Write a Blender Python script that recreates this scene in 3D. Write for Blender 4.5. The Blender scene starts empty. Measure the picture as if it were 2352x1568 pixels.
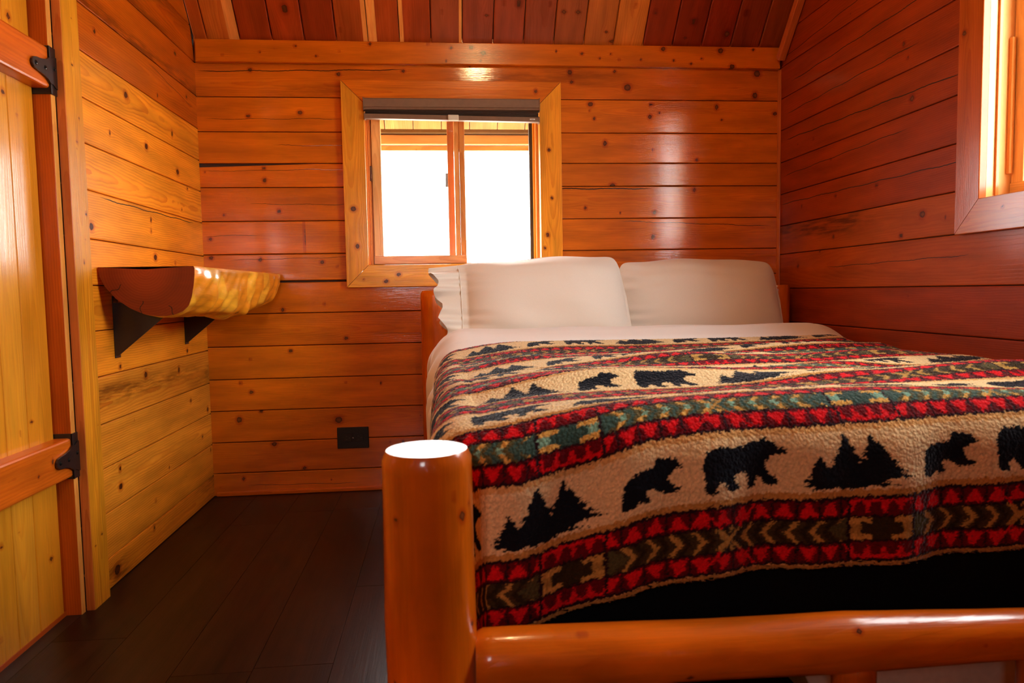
import bpy, math, random
import numpy as np
from mathutils import Vector, Matrix

# ------------------------------------------------------------------ camera
scn = bpy.context.scene
COL = scn.collection
RW = 2.505          # room width (x)
RD = 3.9            # room depth, back wall at y=0, rear wall at y=-RD
FPX, YAW, PITCH, ROLL = 1650.0, .0942, .0687, .0174
CAM = Vector((.9936, -3.1304, .8512))
_f = Vector((math.sin(YAW)*math.cos(PITCH), math.cos(YAW)*math.cos(PITCH), -math.sin(PITCH)))
_r0 = Vector((math.cos(YAW), -math.sin(YAW), 0)); _u0 = _r0.cross(_f)
_r = math.cos(ROLL)*_r0 - math.sin(ROLL)*_u0
_u = math.sin(ROLL)*_r0 + math.cos(ROLL)*_u0
cd = bpy.data.cameras.new('camera'); cam = bpy.data.objects.new('camera', cd); COL.objects.link(cam)
M = Matrix(((_r.x, _u.x, -_f.x, CAM.x), (_r.y, _u.y, -_f.y, CAM.y), (_r.z, _u.z, -_f.z, CAM.z), (0, 0, 0, 1)))
cam.matrix_world = M
cd.sensor_width = 36; cd.sensor_fit = 'HORIZONTAL'; cd.lens = 36*FPX/2352
cd.clip_start = .05; cd.clip_end = 500
cd.dof.use_dof = True; cd.dof.focus_distance = 2.9; cd.dof.aperture_fstop = 7.0
scn.camera = cam

# ------------------------------------------------------------------ world, light, exposure
SKY = 17.0
scn.view_settings.view_transform = 'Standard'
scn.view_settings.look = 'None'
scn.view_settings.gamma = 1
scn.view_settings.use_curve_mapping = False
scn.view_settings.exposure = 0.46
w = bpy.data.worlds.new('sky'); scn.world = w; w.use_nodes = True
bg = w.node_tree.nodes['Background']
bg.inputs[0].default_value = (.93, .965, 1, 1); bg.inputs[1].default_value = SKY

def portal(name, loc, rot, sx, sy):
    l = bpy.data.lights.new(name, 'AREA'); l.shape = 'RECTANGLE'; l.size = sx; l.size_y = sy
    l.cycles.is_portal = True
    o = bpy.data.objects.new(name, l); o.location = loc; o.rotation_euler = rot; COL.objects.link(o)
H = math.pi/2
portal('portal_back', (1.05, .16, 1.32), (-H, 0, 0), .8, .75)
portal('portal_right', (RW+.17, -1.67, 1.51), (0, H, 0), .98, .95)
portal('portal_rear', (.635, -RD-.17, 1.35), (H, 0, 0), .36, .42)
# warm lamp added out of view, above and ahead of the camera, lighting the bed
ll = bpy.data.lights.new('added_lamp_bulb', 'POINT'); ll.energy = 16; ll.color = (1, .66, .30); ll.shadow_soft_size = .06
lo = bpy.data.objects.new('added_lamp_bulb', ll); lo.location = (1.25, -1.75, 2.42); COL.objects.link(lo)

# ------------------------------------------------------------------ helpers
def s2l(c):
    c = np.array(c, float)/255
    return tuple(np.where(c <= .04045, c/12.92, ((c+.055)/1.055)**2.4))

ATT = {'bc': ((.5, .2, .05), 'FLOAT_VECTOR'), 'gv': ((0, 0, 0), 'FLOAT_VECTOR'), 'ring': (0., 'FLOAT'), 'kd': (9., 'FLOAT'),
       'sd': (1., 'FLOAT'), 'th': (0., 'FLOAT'), 'st': (0., 'FLOAT')}

class MB:
    """collects quads/tris with per-vertex wood attributes, builds ONE mesh object"""
    def __init__(s):
        s.v = []; s.f = []; s.mi = []; s.sm = []; s.n = 0; s.att = {k: [] for k in ATT}
    def add(s, v, faces, mi=0, smooth=False, **att):
        v = np.asarray(v, float).reshape(-1, 3); n = len(v)
        s.v.append(v)
        for fa in faces:
            fa = np.asarray(fa)
            if fa.ndim == 1: fa = fa[None]
            if len(fa) == 0: continue
            s.f.append(fa + s.n); s.mi.append(np.full(len(fa), mi)); s.sm.append(np.full(len(fa), smooth))
        for k, (d, t) in ATT.items():
            a = att.get(k, d); a = np.asarray(a, float)
            if t == 'FLOAT_VECTOR': a = np.broadcast_to(a, (n, 3))
            else: a = np.broadcast_to(a, (n,))
            s.att[k].append(a)
        s.n += n
    def box(s, a, b, mi=0, **att):
        (x0, y0, z0), (x1, y1, z1) = np.minimum(a, b), np.maximum(a, b)
        v = [(x0,y0,z0),(x1,y0,z0),(x1,y1,z0),(x0,y1,z0),(x0,y0,z1),(x1,y0,z1),(x1,y1,z1),(x0,y1,z1)]
        s.add(v, [[(0,3,2,1),(4,5,6,7),(0,1,5,4),(1,2,6,5),(2,3,7,6),(3,0,4,7)]], mi, **att)
    def build(s, name, mats, parent=None):
        me = bpy.data.meshes.new(name)
        v = np.concatenate(s.v)
        loops = np.concatenate([f.ravel() for f in s.f])
        tot = np.concatenate([np.full(len(f), f.shape[1]) for f in s.f])
        start = np.concatenate([[0], np.cumsum(tot)[:-1]])
        me.vertices.add(len(v)); me.vertices.foreach_set('co', v.ravel())
        me.loops.add(len(loops)); me.loops.foreach_set('vertex_index', loops.astype(np.int32))
        me.polygons.add(len(tot)); me.polygons.foreach_set('loop_start', start.astype(np.int32))
        try: me.polygons.foreach_set('loop_total', tot.astype(np.int32))
        except Exception: pass
        me.polygons.foreach_set('material_index', np.concatenate(s.mi).astype(np.int32))
        me.update(calc_edges=True)
        me.polygons.foreach_set('use_smooth', np.concatenate(s.sm).astype(bool))
        for k, (d, t) in ATT.items():
            a = me.attributes.new(k, t, 'POINT'); arr = np.concatenate(s.att[k]).astype(np.float32)
            a.data.foreach_set('vector' if t == 'FLOAT_VECTOR' else 'value', arr.ravel())
        me.validate()
        if not isinstance(mats, (list, tuple)): mats = [mats]
        for m in mats: me.materials.append(m)
        o = bpy.data.objects.new(name, me); COL.objects.link(o)
        if parent: o.parent = parent
        return o

def grid_faces(nu, nv, wrap_u=False):
    i = np.arange(nu if wrap_u else nu-1); j = np.arange(nv-1)
    I, J = np.meshgrid(i, j, indexing='ij'); I2 = (I+1) % nu
    return np.stack([I*nv+J, I2*nv+J, I2*nv+J+1, I*nv+J+1], -1).reshape(-1, 4)

def bx(o, a, b, bev=.0, seg=2):
    pass

def simple(verts_faces_fn): pass

def bevbox(mb, a, b, bev=.003, mi=0, **att):
    """box with chamfered edges"""
    a = np.minimum(a, b)*1.; b2 = np.maximum(a, b)*1.
    c = (a+b2)/2; h = (b2-a)/2; bev = min(bev, h.min()*.6)
    V = []; idx = {}
    for sx in (-1, 1):
        for sy in (-1, 1):
            for sz in (-1, 1):
                sg = np.array((sx, sy, sz))
                for ax in range(3):
                    p = c + sg*(h-bev); p[ax] = c[ax]+sg[ax]*h[ax]
                    idx[(sx, sy, sz, ax)] = len(V); V.append(p)
    F4 = []; F3 = []
    for ax in range(3):
        o1, o2 = (ax+1) % 3, (ax+2) % 3
        for s in (-1, 1):
            q = []
            for (p, r) in ((-1,-1),(1,-1),(1,1),(-1,1)):
                k = [0,0,0]; k[ax] = s; k[o1] = p; k[o2] = r; q.append(idx[(*k, ax)])
            F4.append(q if s > 0 else q[::-1])
        for p in (-1, 1):
            for r in (-1, 1):
                k0 = [0,0,0]; k0[o1] = p; k0[o2] = r
                ka = list(k0); ka[ax] = -1; kb = list(k0); kb[ax] = 1
                q = [idx[(*ka, o1)], idx[(*kb, o1)], idx[(*kb, o2)], idx[(*ka, o2)]]
                F4.append(q if p*r < 0 else q[::-1])
    for k in [(x,y,z) for x in (-1,1) for y in (-1,1) for z in (-1,1)]:
        t = [idx[(*k, 0)], idx[(*k, 1)], idx[(*k, 2)]]
        F3.append(t if k[0]*k[1]*k[2] > 0 else t[::-1])
    mb.add(V, [F4, F3], mi, **att)

def tube(mb, p0, p1, r, seg=16, mi=0, cap=True, r1=None, smooth=True, **att):
    p0 = np.array(p0, float); p1 = np.array(p1, float); d = p1-p0; d /= np.linalg.norm(d)
    a = np.cross(d, (0, 0, 1.) if abs(d[2]) < .9 else (1., 0, 0)); a /= np.linalg.norm(a); b = np.cross(d, a)
    t = np.linspace(0, 2*np.pi, seg, endpoint=False); r1 = r if r1 is None else r1
    ring = np.cos(t)[:, None]*a + np.sin(t)[:, None]*b
    V = np.concatenate([p0+ring*r, p1+ring*r1])
    i = np.arange(seg); j = (i+1) % seg
    mb.add(V, [np.stack([i, i+seg, j+seg, j], -1)], mi, smooth, **att)
    if cap:
        mb.add(V, [list(i), list(i[::-1]+seg)], mi, False, **att)

def empty(name, loc=(0, 0, 0)):
    o = bpy.data.objects.new(name, None); o.location = loc; COL.objects.link(o); o.empty_display_size = .1
    return o
def tag(o, label=None, cat=None, group=None, kind=None):
    if label: o['label'] = label
    if cat: o['category'] = cat
    if group: o['group'] = group
    if kind: o['kind'] = kind
    return o
def reparent(o, p):
    """parent keeping world coordinates (parents are unrotated empties)"""
    o.parent = p; o.location = -Vector(p.location) if o.type == 'MESH' else o.location
    return o

def fnoise(x, y, seed, f=1.0, n=6):
    """cheap smooth 2-D noise from random sinusoids, about -1..1"""
    rng = np.random.RandomState(seed); o = 0
    for k in range(n):
        a = rng.uniform(0, 2*np.pi); ff = f*rng.uniform(.5, 1.6); ph = rng.uniform(0, 6.28)
        o = o + np.sin((x*np.cos(a)+y*np.sin(a))*ff*2*np.pi + ph)
    return o/np.sqrt(n)/1.4

# ------------------------------------------------------------------ materials
def nodes(name):
    m = bpy.data.materials.new(name); m.use_nodes = True; nt = m.node_tree
    return m, nt, nt.nodes['Principled BSDF']
class NT:
    def __init__(s, nt): s.nt = nt
    def n(s, t, **k):
        x = s.nt.nodes.new(t)
        for a, b in k.items(): setattr(x, a, b)
        return x
    def l(s, a, b): s.nt.links.new(a, b)
    def att(s, name, out='Fac'): return s.n('ShaderNodeAttribute', attribute_name=name).outputs[out]
    def math(s, op, a, b=None, c=None, clamp=False):
        x = s.n('ShaderNodeMath', operation=op, use_clamp=clamp)
        for i, v in enumerate((a, b, c)):
            if v is None: continue
            if isinstance(v, (int, float)): x.inputs[i].default_value = v
            else: s.l(v, x.inputs[i])
        return x.outputs[0]
    def vmul(s, v, k):
        x = s.n('ShaderNodeVectorMath', operation='MULTIPLY'); s.l(v, x.inputs[0]); x.inputs[1].default_value = k
        return x.outputs[0]
    def noise(s, v, scale, det=3, rough=.5):
        x = s.n('ShaderNodeTexNoise'); x.inputs['Scale'].default_value = scale; x.inputs['Detail'].default_value = det
        x.inputs['Roughness'].default_value = rough
        s.l(v, x.inputs['Vector']); return x.outputs['Fac']
    def mr(s, v, a, b, c=0., d=1., t='SMOOTHSTEP'):
        x = s.n('ShaderNodeMapRange', interpolation_type=t)
        s.l(v, x.inputs[0])
        for i, q in enumerate((a, b, c, d)): x.inputs[i+1].default_value = q
        return x.outputs[0]
    def mix(s, f, a, b, t='MIX'):
        x = s.n('ShaderNodeMix', data_type='RGBA', blend_type=t)
        for k, v in ((0, f), (6, a), (7, b)):
            if isinstance(v, (int, float)): x.inputs[k].default_value = v
            elif isinstance(v, tuple): x.inputs[k].default_value = (*v[:3], 1)
            else: s.l(v, x.inputs[k])
        return x.outputs[2]

def wood_mat(name, ringp=.0065, ringamt=.55, rough=.3, coat=.35, coatr=.13, bump=.25, blotch=.25, ringcol=(.70, .40, .22), kdark=1.):
    m, nt, p = nodes(name); T = NT(nt)
    gv = T.att('gv', 'Vector'); bc = T.att('bc', 'Color')
    # slow variation along the board and fine fibres
    n1 = T.noise(T.vmul(gv, (1.6, 9, 1)), 2.2, 3)
    n2 = T.noise(T.vmul(gv, (4, 150, 1)), 3.0, 3, .6)
    n3 = T.noise(T.vmul(gv, (7, 7, 1)), 1.0, 4)
    val = T.math('ADD', T.mr(n1, .25, .75, 1-blotch, 1+blotch, 'LINEAR'), T.mr(n2, .3, .7, -.08, .08, 'LINEAR'))
    vv = T.n('ShaderNodeVectorMath', operation='SCALE'); T.l(bc, vv.inputs[0]); T.l(val, vv.inputs['Scale'])
    base = vv.outputs[0]
    # growth rings
    ring = T.math('ADD', T.math('DIVIDE', T.att('ring'), ringp), T.math('MULTIPLY', n3, 1.6))
    fr = T.math('FRACT', ring)
    line = T.math('MULTIPLY', T.mr(fr, .25, .93, 0, 1), T.mr(fr, .93, 1.0, 1, 0))
    n4 = T.noise(T.vmul(gv, (3, 12, 1)), 1.5, 2)
    la = T.math('MULTIPLY', line, T.mr(n4, .3, .7, ringamt*.35, ringamt, 'LINEAR'))
    base = T.mix(la, base, ringcol, 'MULTIPLY')
    # stain
    st = T.math('MULTIPLY', T.att('st'), T.mr(T.noise(T.vmul(gv, (3, 22, 1)), 2.5, 4, .6), .35, .65, .1, 1.0), clamp=True)
    base = T.mix(st, base, (.30, .26, .21), 'MULTIPLY')
    # knots
    kd = T.math('ADD', T.att('kd'), T.math('MULTIPLY', T.math('SUBTRACT', T.noise(gv, 90, 2), .5), .35))
    halo = T.mr(kd, .9, 2.1, .75, 0)
    base = T.mix(halo, base, (.62, .33, .16), 'MULTIPLY')
    kin = T.mr(kd, .82, 1.02, 1, 0)
    kcol = T.mix(T.mr(kd, .35, .95, 0, 1), tuple(kdark*q for q in (.19, .050, .012)), tuple(kdark*q for q in (.060, .014, .005)))
    base = T.mix(kin, base, kcol)
    # cracks
    cr = T.math('ABSOLUTE', T.math('ADD', T.att('sd'), T.math('MULTIPLY', T.math('SUBTRACT', T.noise(T.vmul(gv, (30, 4, 1)), 2, 3), .5), .004)))
    cm = T.math('LESS_THAN', cr, T.att('th'))
    base = T.mix(cm, base, (.018, .008, .004))
    T.l(base, p.inputs['Base Color'])
    hgt = T.math('SUBTRACT', T.math('ADD', T.math('MULTIPLY', n2, .35), T.math('MULTIPLY', n1, 1.2)),
                 T.math('ADD', T.math('MULTIPLY', line, .18), T.math('MULTIPLY', cm, 1.5)))
    hgt = T.math('ADD', hgt, T.math('MULTIPLY', T.noise(gv, 38, 3), .35))
    b = T.n('ShaderNodeBump'); b.inputs['Strength'].default_value = bump; b.inputs['Distance'].default_value = .0025
    T.l(hgt, b.inputs['Height']); T.l(b.outputs[0], p.inputs['Normal'])
    b2 = T.n('ShaderNodeBump'); b2.inputs['Strength'].default_value = bump*.4; b2.inputs['Distance'].default_value = .0025
    T.l(hgt, b2.inputs['Height']); T.l(b2.outputs[0], p.inputs['Coat Normal'])
    p.inputs['Roughness'].default_value = rough; p.inputs['Specular IOR Level'].default_value = .15
    p.inputs['Coat Weight'].default_value = coat; p.inputs['Coat Roughness'].default_value = coatr
    return m

def plain(name, col, rough=.5, metal=0., noise=0., nscale=40., bump=0., coat=0., spec=.5, sheen=0.):
    m, nt, p = nodes(name); T = NT(nt)
    tc = T.n('ShaderNodeTexCoord').outputs['Object']
    nz = T.noise(tc, nscale, 4)
    f = T.mr(nz, .3, .7, 1-noise, 1+noise, 'LINEAR')
    vv = T.n('ShaderNodeVectorMath', operation='SCALE'); vv.inputs[0].default_value = col[:3]; T.l(f, vv.inputs['Scale'])
    T.l(vv.outputs[0], p.inputs['Base Color'])
    p.inputs['Roughness'].default_value = rough; p.inputs['Metallic'].default_value = metal
    p.inputs['Coat Weight'].default_value = coat; p.inputs['Specular IOR Level'].default_value = spec
    if sheen: p.inputs['Sheen Weight'].default_value = sheen
    if bump:
        b = T.n('ShaderNodeBump'); b.inputs['Strength'].default_value = bump; b.inputs['Distance'].default_value = .001
        T.l(nz, b.inputs['Height']); T.l(b.outputs[0], p.inputs['Normal'])
    return m

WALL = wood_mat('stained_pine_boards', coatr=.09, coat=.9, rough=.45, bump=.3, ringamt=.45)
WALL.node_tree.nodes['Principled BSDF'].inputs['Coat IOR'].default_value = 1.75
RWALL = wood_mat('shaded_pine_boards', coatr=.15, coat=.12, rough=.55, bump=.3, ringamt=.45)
PALE = wood_mat('clear_pine_boards', ringamt=.7, coat=.4, coatr=.15, rough=.38, ringp=.0075, ringcol=(.66, .36, .16), kdark=.5)
DOORW = wood_mat('door_pine_planks', ringamt=.3, coat=.7, coatr=.16, rough=.35, bump=.3, blotch=.15)
TRIM = wood_mat('varnished_pine_trim', ringamt=.5, coat=.5, coatr=.2, rough=.35)
CEIL = wood_mat('stained_ceiling_boards', ringamt=.45, coat=.3, coatr=.3, rough=.4, blotch=.3)
LOG = wood_mat('varnished_peeled_log', ringamt=.22, coat=.8, coatr=.12, rough=.32, blotch=.45, bump=.45, ringp=.03)
CORE = plain('dark_board_backing', (.05, .018, .006), .8)
BLACK = plain('black_powder_coat', (.012, .011, .011), .35, 0, .2, 120, .15, coat=.2)
GREYM = plain('brown_grey_blind', s2l((128, 96, 74)), .6, 0, .06, 60)
BFAB = plain('dark_grey_blind_fabric', s2l((88, 70, 60)), .9, 0, .15, 300, .2)
CLEARP = plain('clear_plastic', (.75, .72, .6), .15, coat=.5)
WHITE = plain('white_sticker', (.8, .8, .78), .5)
RUBBER = plain('dark_weatherstrip', (.05, .05, .045), .6)
BLACKFAB = plain('black_fleece_underside', (.004, .004, .005), .95, 0, .3, 300, .2, spec=.1)
LINEN = plain('box_spring_ticking', s2l((205, 185, 165)), .9, 0, .06, 90, .1)

def glass_mat():
    m = bpy.data.materials.new('window_glass'); m.use_nodes = True; nt = m.node_tree; T = NT(nt)
    for x in list(nt.nodes): nt.nodes.remove(x)
    o = T.n('ShaderNodeOutputMaterial'); t = T.n('ShaderNodeBsdfTransparent'); g = T.n('ShaderNodeBsdfGlossy')
    t.inputs[0].default_value = (.96, .965, .95, 1); g.inputs['Roughness'].default_value = .02
    fr = T.n('ShaderNodeFresnel'); geo = T.n('ShaderNodeNewGeometry')
    T.l(T.math('ADD', T.math('MULTIPLY', geo.outputs['Backfacing'], 1/1.45-1.45), 1.45), fr.inputs[0])
    mx = T.n('ShaderNodeMixShader'); T.l(fr.outputs[0], mx.inputs[0]); T.l(t.outputs[0], mx.inputs[1]); T.l(g.outputs[0], mx.inputs[2])
    T.l(mx.outputs[0], o.inputs[0]); return m
GLASS = glass_mat()

def floor_mat():
    m, nt, p = nodes('dark_vinyl_planks'); T = NT(nt)
    gv = T.att('gv', 'Vector'); bc = T.att('bc', 'Color')
    n1 = T.noise(T.vmul(gv, (1.5, 14, 1)), 2.0, 5, .6); n2 = T.noise(T.vmul(gv, (3, 90, 1)), 2.0, 4, .6)
    f = T.math('ADD', T.mr(n1, .25, .75, .45, 1.6, 'LINEAR'), T.mr(n2, .3, .7, -.18, .18, 'LINEAR'))
    vv = T.n('ShaderNodeVectorMath', operation='SCALE'); T.l(bc, vv.inputs[0]); T.l(f, vv.inputs['Scale'])
    T.l(vv.outputs[0], p.inputs['Base Color'])
    b = T.n('ShaderNodeBump'); b.inputs['Strength'].default_value = .35; b.inputs['Distance'].default_value = .001
    T.l(n2, b.inputs['Height']); T.l(b.outputs[0], p.inputs['Normal'])
    p.inputs['Roughness'].default_value = .33; p.inputs['Specular IOR Level'].default_value = .22
    return m
FLOOR = floor_mat()

def cloth_mat(name, col, wr=0.25):
    m, nt, p = nodes(name); T = NT(nt)
    tc = T.n('ShaderNodeTexCoord').outputs['Object']
    weave = T.noise(tc, 900, 2); fold = T.noise(tc, 9, 3)
    vv = T.n('ShaderNodeVectorMath', operation='SCALE'); vv.inputs[0].default_value = col
    T.l(T.mr(weave, .3, .7, .95, 1.03, 'LINEAR'), vv.inputs['Scale']); T.l(vv.outputs[0], p.inputs['Base Color'])
    b = T.n('ShaderNodeBump'); b.inputs['Strength'].default_value = wr; b.inputs['Distance'].default_value = .006
    T.l(T.math('ADD', fold, T.math('MULTIPLY', weave, .04)), b.inputs['Height']); T.l(b.outputs[0], p.inputs['Normal'])
    p.inputs['Roughness'].default_value = .75; p.inputs['Sheen Weight'].default_value = .4
    p.inputs['Specular IOR Level'].default_value = .25
    return m
SHEET = cloth_mat('white_cotton_sheet', (.88, .86, .83))
CASE = cloth_mat('cream_cotton_pillowcase', (.88, .83, .74))

def fleece_mat():
    m, nt, p = nodes('patterned_fleece'); T = NT(nt)
    bc = T.att('bc', 'Color'); gv = T.att('gv', 'Vector')
    n = T.noise(gv, 260, 3, .6)
    v = T.n('ShaderNodeTexVoronoi'); v.inputs['Scale'].default_value = 170; T.l(gv, v.inputs['Vector'])
    f = T.math('ADD', T.mr(n, .25, .75, .82, 1.12, 'LINEAR'), T.mr(v.outputs['Distance'], 0, .8, .08, -.16, 'LINEAR'))
    vv = T.n('ShaderNodeVectorMath', operation='SCALE'); T.l(bc, vv.inputs[0]); T.l(f, vv.inputs['Scale'])
    T.l(vv.outputs[0], p.inputs['Base Color'])
    b = T.n('ShaderNodeBump'); b.inputs['Strength'].default_value = .8; b.inputs['Distance'].default_value = .003
    T.l(T.math('SUBTRACT', T.math('MULTIPLY', n, .6), v.outputs['Distance']), b.inputs['Height']); T.l(b.outputs[0], p.inputs['Normal'])
    p.inputs['Roughness'].default_value = 1.0; p.inputs['Sheen Weight'].default_value = .2; p.inputs['Sheen Roughness'].default_value = .3; p.inputs['Specular IOR Level'].default_value = .1
    return m
FLEECE = fleece_mat()

# ------------------------------------------------------------------ wood boards
ORANGE = s2l((216, 112, 6)); YELLOW = s2l((232, 156, 40)); RED = s2l((170, 78, 34))

def board(mb, o, dl, dc, n, L, w, th=.012, seed=0, knots=(), m0=0., m1=0., col=ORANGE, bev=.003, res=.007, resl=None,
          cracks=(), stain=0., mi=0, cap=True, grain=None, rnd=.06, pith=None, cut=None, autok=True, kdens=3.0):
    """one board. o corner, dl along, dc across, n outward. knots: (l,c,r). m0/m1: mitre slope of the two ends.
       cracks: (l0,l1,c,slope,half thickness). cut: (l0,l1,depth) narrows the upper edge with a taper"""
    rng = np.random.RandomState(seed*7+13)
    o, dl, dc, n = (np.array(x, float) for x in (o, dl, dc, n))
    resl = resl or res*1.6
    nl = max(2, int(math.ceil(L/resl))+1); ni = max(2, int(math.ceil((w-2*bev)/res))+1)
    pc = np.concatenate([[0, 0, bev*.3], np.linspace(bev, w-bev, ni), [w-bev*.3, w, w]])
    pn = np.concatenate([[-th, -bev, -bev*.3], np.zeros(ni), [-bev*.3, -bev, -th]])
    t = np.linspace(0, 1, nl)
    T_, C_ = np.meshgrid(t, pc, indexing='ij'); N_ = np.broadcast_to(pn, C_.shape)
    l0 = m0*C_; l1 = L + m1*C_
    Lc = l0 + (l1-l0)*T_
    Cg = C_.copy()
    if cut:
        a = np.clip((Lc-cut[0])/(cut[1]-cut[0]), 0, 1); dcut = cut[2]*(1-a)
        Cg = np.where(C_ > w*.5, C_ - dcut*(C_-w*.5)/(w*.5), C_)
    P = o + Lc[..., None]*dl + Cg[..., None]*dc + N_[..., None]*n
    # ---- attributes
    off = rng.uniform(0, 40)
    ks = [tuple(k) for k in knots]
    if autok:
        for _ in range(rng.poisson(L*kdens*min(1, w/.13))):
            ks.append((rng.uniform(0, L), rng.uniform(.15, .85)*w, rng.choice([.0028, .0035, .0045, .006, .009], p=[.3, .3, .2, .13, .07])))
    ceff = C_.copy(); kd = np.full(C_.shape, 9.)
    for kq in ks:
        kl, kc, kr = kq[:3]; a = rng.uniform(.65, 1.25)
        if len(kq) == 4:
            kd = np.minimum(kd, np.sqrt(((Lc-kl)/kq[3])**4+((C_-kc)/kr)**4)); continue
        dL = Lc-kl; dC = C_-kc
        g = np.exp(-((dL/(kr*3.2))**2 + (dC/(kr*2.4))**2))
        ceff = ceff - dC*g*.9
        kd = np.minimum(kd, np.sqrt((dL/(kr*a))**2+(dC/kr)**2))
    if pith is None:
        pith = rng.choice([0, 1, 2], p=[.5, .3, .2])
    c0 = w*rng.uniform(.3, .7) if pith == 0 else (w*rng.uniform(-.8, -.2) if pith == 1 else w*rng.uniform(1.2, 1.8))
    tilt = rng.uniform(.012, .03)*rng.choice([-1, 1]); h0 = rng.uniform(.01, .04)
    h = h0 + tilt*(Lc-rng.uniform(.2, .8)*L) + .006*np.sin(Lc*rng.uniform(3, 6)+off)
    if pith != 0: h = h*.2
    ring = np.sqrt((ceff-c0)**2 + h**2) + .003*fnoise(Lc*.35, ceff*3, seed+5, 1.6)
    sd = np.ones(C_.shape); thk = np.zeros(C_.shape)
    for (a0, a1, c, sl, tk) in cracks:
        cc = c + sl*(Lc-a0) + .0016*np.sin(Lc*31+off)
        inside = np.clip(np.minimum((Lc-a0), (a1-Lc))/.06, 0, 1)
        use = inside > 0
        sd = np.where(use, C_-cc, sd); thk = np.where(use, tk*inside, thk)
    st = np.zeros(C_.shape)
    if stain: st = stain*np.clip(fnoise(Lc*.6, C_*4, seed+99, 1.2)*1.6+.2, 0, 1)
    gv = np.stack([Lc+off, C_+off*.37, np.full(C_.shape, off)], -1)
    tone = 1+rng.uniform(-rnd, rnd); hue = rng.uniform(-rnd, rnd)
    bc = np.array(col)*tone*np.array((1, 1+hue, 1+2*hue))
    nv = len(pc)
    V = P.reshape(-1, 3)
    f = grid_faces(nl, nv)
    # orientation: want normal along n
    if np.dot(np.cross(dl, dc), n) < 0: f = f[:, ::-1]
    mb.add(V, [f], mi, False, bc=bc, gv=gv.reshape(-1, 3), ring=ring.ravel(), kd=kd.ravel(), sd=sd.ravel(), th=thk.ravel(), st=st.ravel())
    if cap:
        for e in (0, nl-1):
            vs = P[e]; gg = gv[e]*np.array((1, 1, 1))
            idx = np.arange(nv)
            if (e == 0) == (np.dot(np.cross(dl, dc), n) > 0): idx = idx
            else: idx = idx[::-1]
            mb.add(vs, [list(idx)], mi, False, bc=bc*.9, gv=gg, ring=ceff[e], kd=9., sd=1., th=0.)

K_BACK = [(0.205,1.598,.0076),(0.416,1.613,.0095),(0.26,1.388,.0085),(0.261,1.334,.0115),(0.315,1.205,.0105),(0.091,1.192,.0057),(0.03,1.092,.0085),(0.23,1.004,.009),(0.03,1.014,.009),(0.485,0.99,.0085),(0.02,1.374,.0057),(0.22,1.785,.009),(0.579,1.772,.009),(0.848,1.787,.0076),(1.127,1.807,.0057),(1.193,1.769,.0057),(1.56,1.79,.0125),(1.568,1.749,.0085),(1.757,1.796,.0076),(1.813,1.728,.016),(1.649,1.656,.0105),(1.665,1.595,.0076),(1.917,1.656,.009),(1.913,1.604,.0105),(1.954,1.621,.0057),(2.214,1.647,.013),(2.238,1.592,.0057),(2.398,1.793,.015),(2.389,1.699,.015),(1.712,1.489,.0135),(1.926,1.461,.0076),(2.123,1.418,.0076),(1.744,1.307,.0105),(2.113,1.287,.0105),(1.623,1.211,.009),(1.931,1.19,.0105),(1.778,1.188,.0057),(1.925,1.082,.0125),(1.646,1.628,.0057),(0.575,0.665,.009),(0.341,0.616,.009),(0.172,0.584,.0057),(0.717,0.467,.0076),(0.128,0.484,.0076),(0.116,0.326,.0145),(0.532,0.312,.0145),(0.257,0.217,.0105),(0.315,0.791,.009),(0.488,0.814,.0076),(0.16,0.927,.0076),(0.381,0.108,.0076),(0.124,0.071,.009),(2.482,1.62,.009),(1.927,1.658,.0076),(0.208,0.36,.0076),(0.803,0.206,.0076)]
K_TOP = [(0.118,1.839,.0057),(0.266,1.852,.0057),(0.329,1.867,.0038),(0.41,1.878,.0065),(0.495,1.839,.0057),(0.588,1.86,.0057),(0.714,1.891,.008),(0.955,1.895,.0065),(1.051,1.88,.0065),(1.136,1.883,.0085),(1.187,1.861,.0105),(1.175,1.828,.0057),(1.03,1.825,.0065),(1.498,1.872,.0065),(1.609,1.863,.0065),(1.686,1.845,.0057),(1.736,1.863,.0057),(1.772,1.841,.0065),(1.868,1.842,.0057),(1.966,1.888,.0105),(2.013,1.84,.0057),(2.09,1.827,.0057),(2.223,1.884,.013),(2.275,1.818,.0105),(2.139,1.849,.0057),(2.371,1.89,.0065)]
K_LEFT = [(-.876,1.63,.0082),(-.682,1.5,.0119),(-.293,1.463,.0125),(-.811,1.353,.0084),(-.539,1.367,.0126),(-.254,1.328,.0115),(-.416,1.569,.0082),(-.221,1.778,.0088),(-.96,1.058,.0118),(-.531,1.12,.0095),(-.536,1.082,.0094),(-.229,1.19,.0053),(-.509,.993,.012),(-.827,.644,.0084),(-.244,.646,.0087),(-.341,.582,.0118),(-.641,.598,.0121),(-.866,.335,.011),(-.867,.28,.011),(-.48,.245,.0064),(-.118,.283,.0073),(-.038,.383,.0112),(-.023,.208,.0094),(-.613,.162,.0061),(-.638,.075,.0106),(-.919,.04,.0161),(-.117,1.645,.0073),(-.157,1.281,.0072)]
K_RIGHT = [(-.73,1.199,.0073),(-.975,1.073,.0118),(-1.081,1.053,.0062),(-.912,1.448,.0108),(-.886,1.583,.0054),(-.466,1.198,.0065),(-.205,1.191,.0071),(-.87,1.015,.0082),(-.454,1.044,.0081),(-.948,.923,.0066),(-1.148,.803,.0072),(-.908,.815,.0067),(-.254,.776,.007),(-.354,.996,.0084),(-.428,1.345,.0066)]

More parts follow.
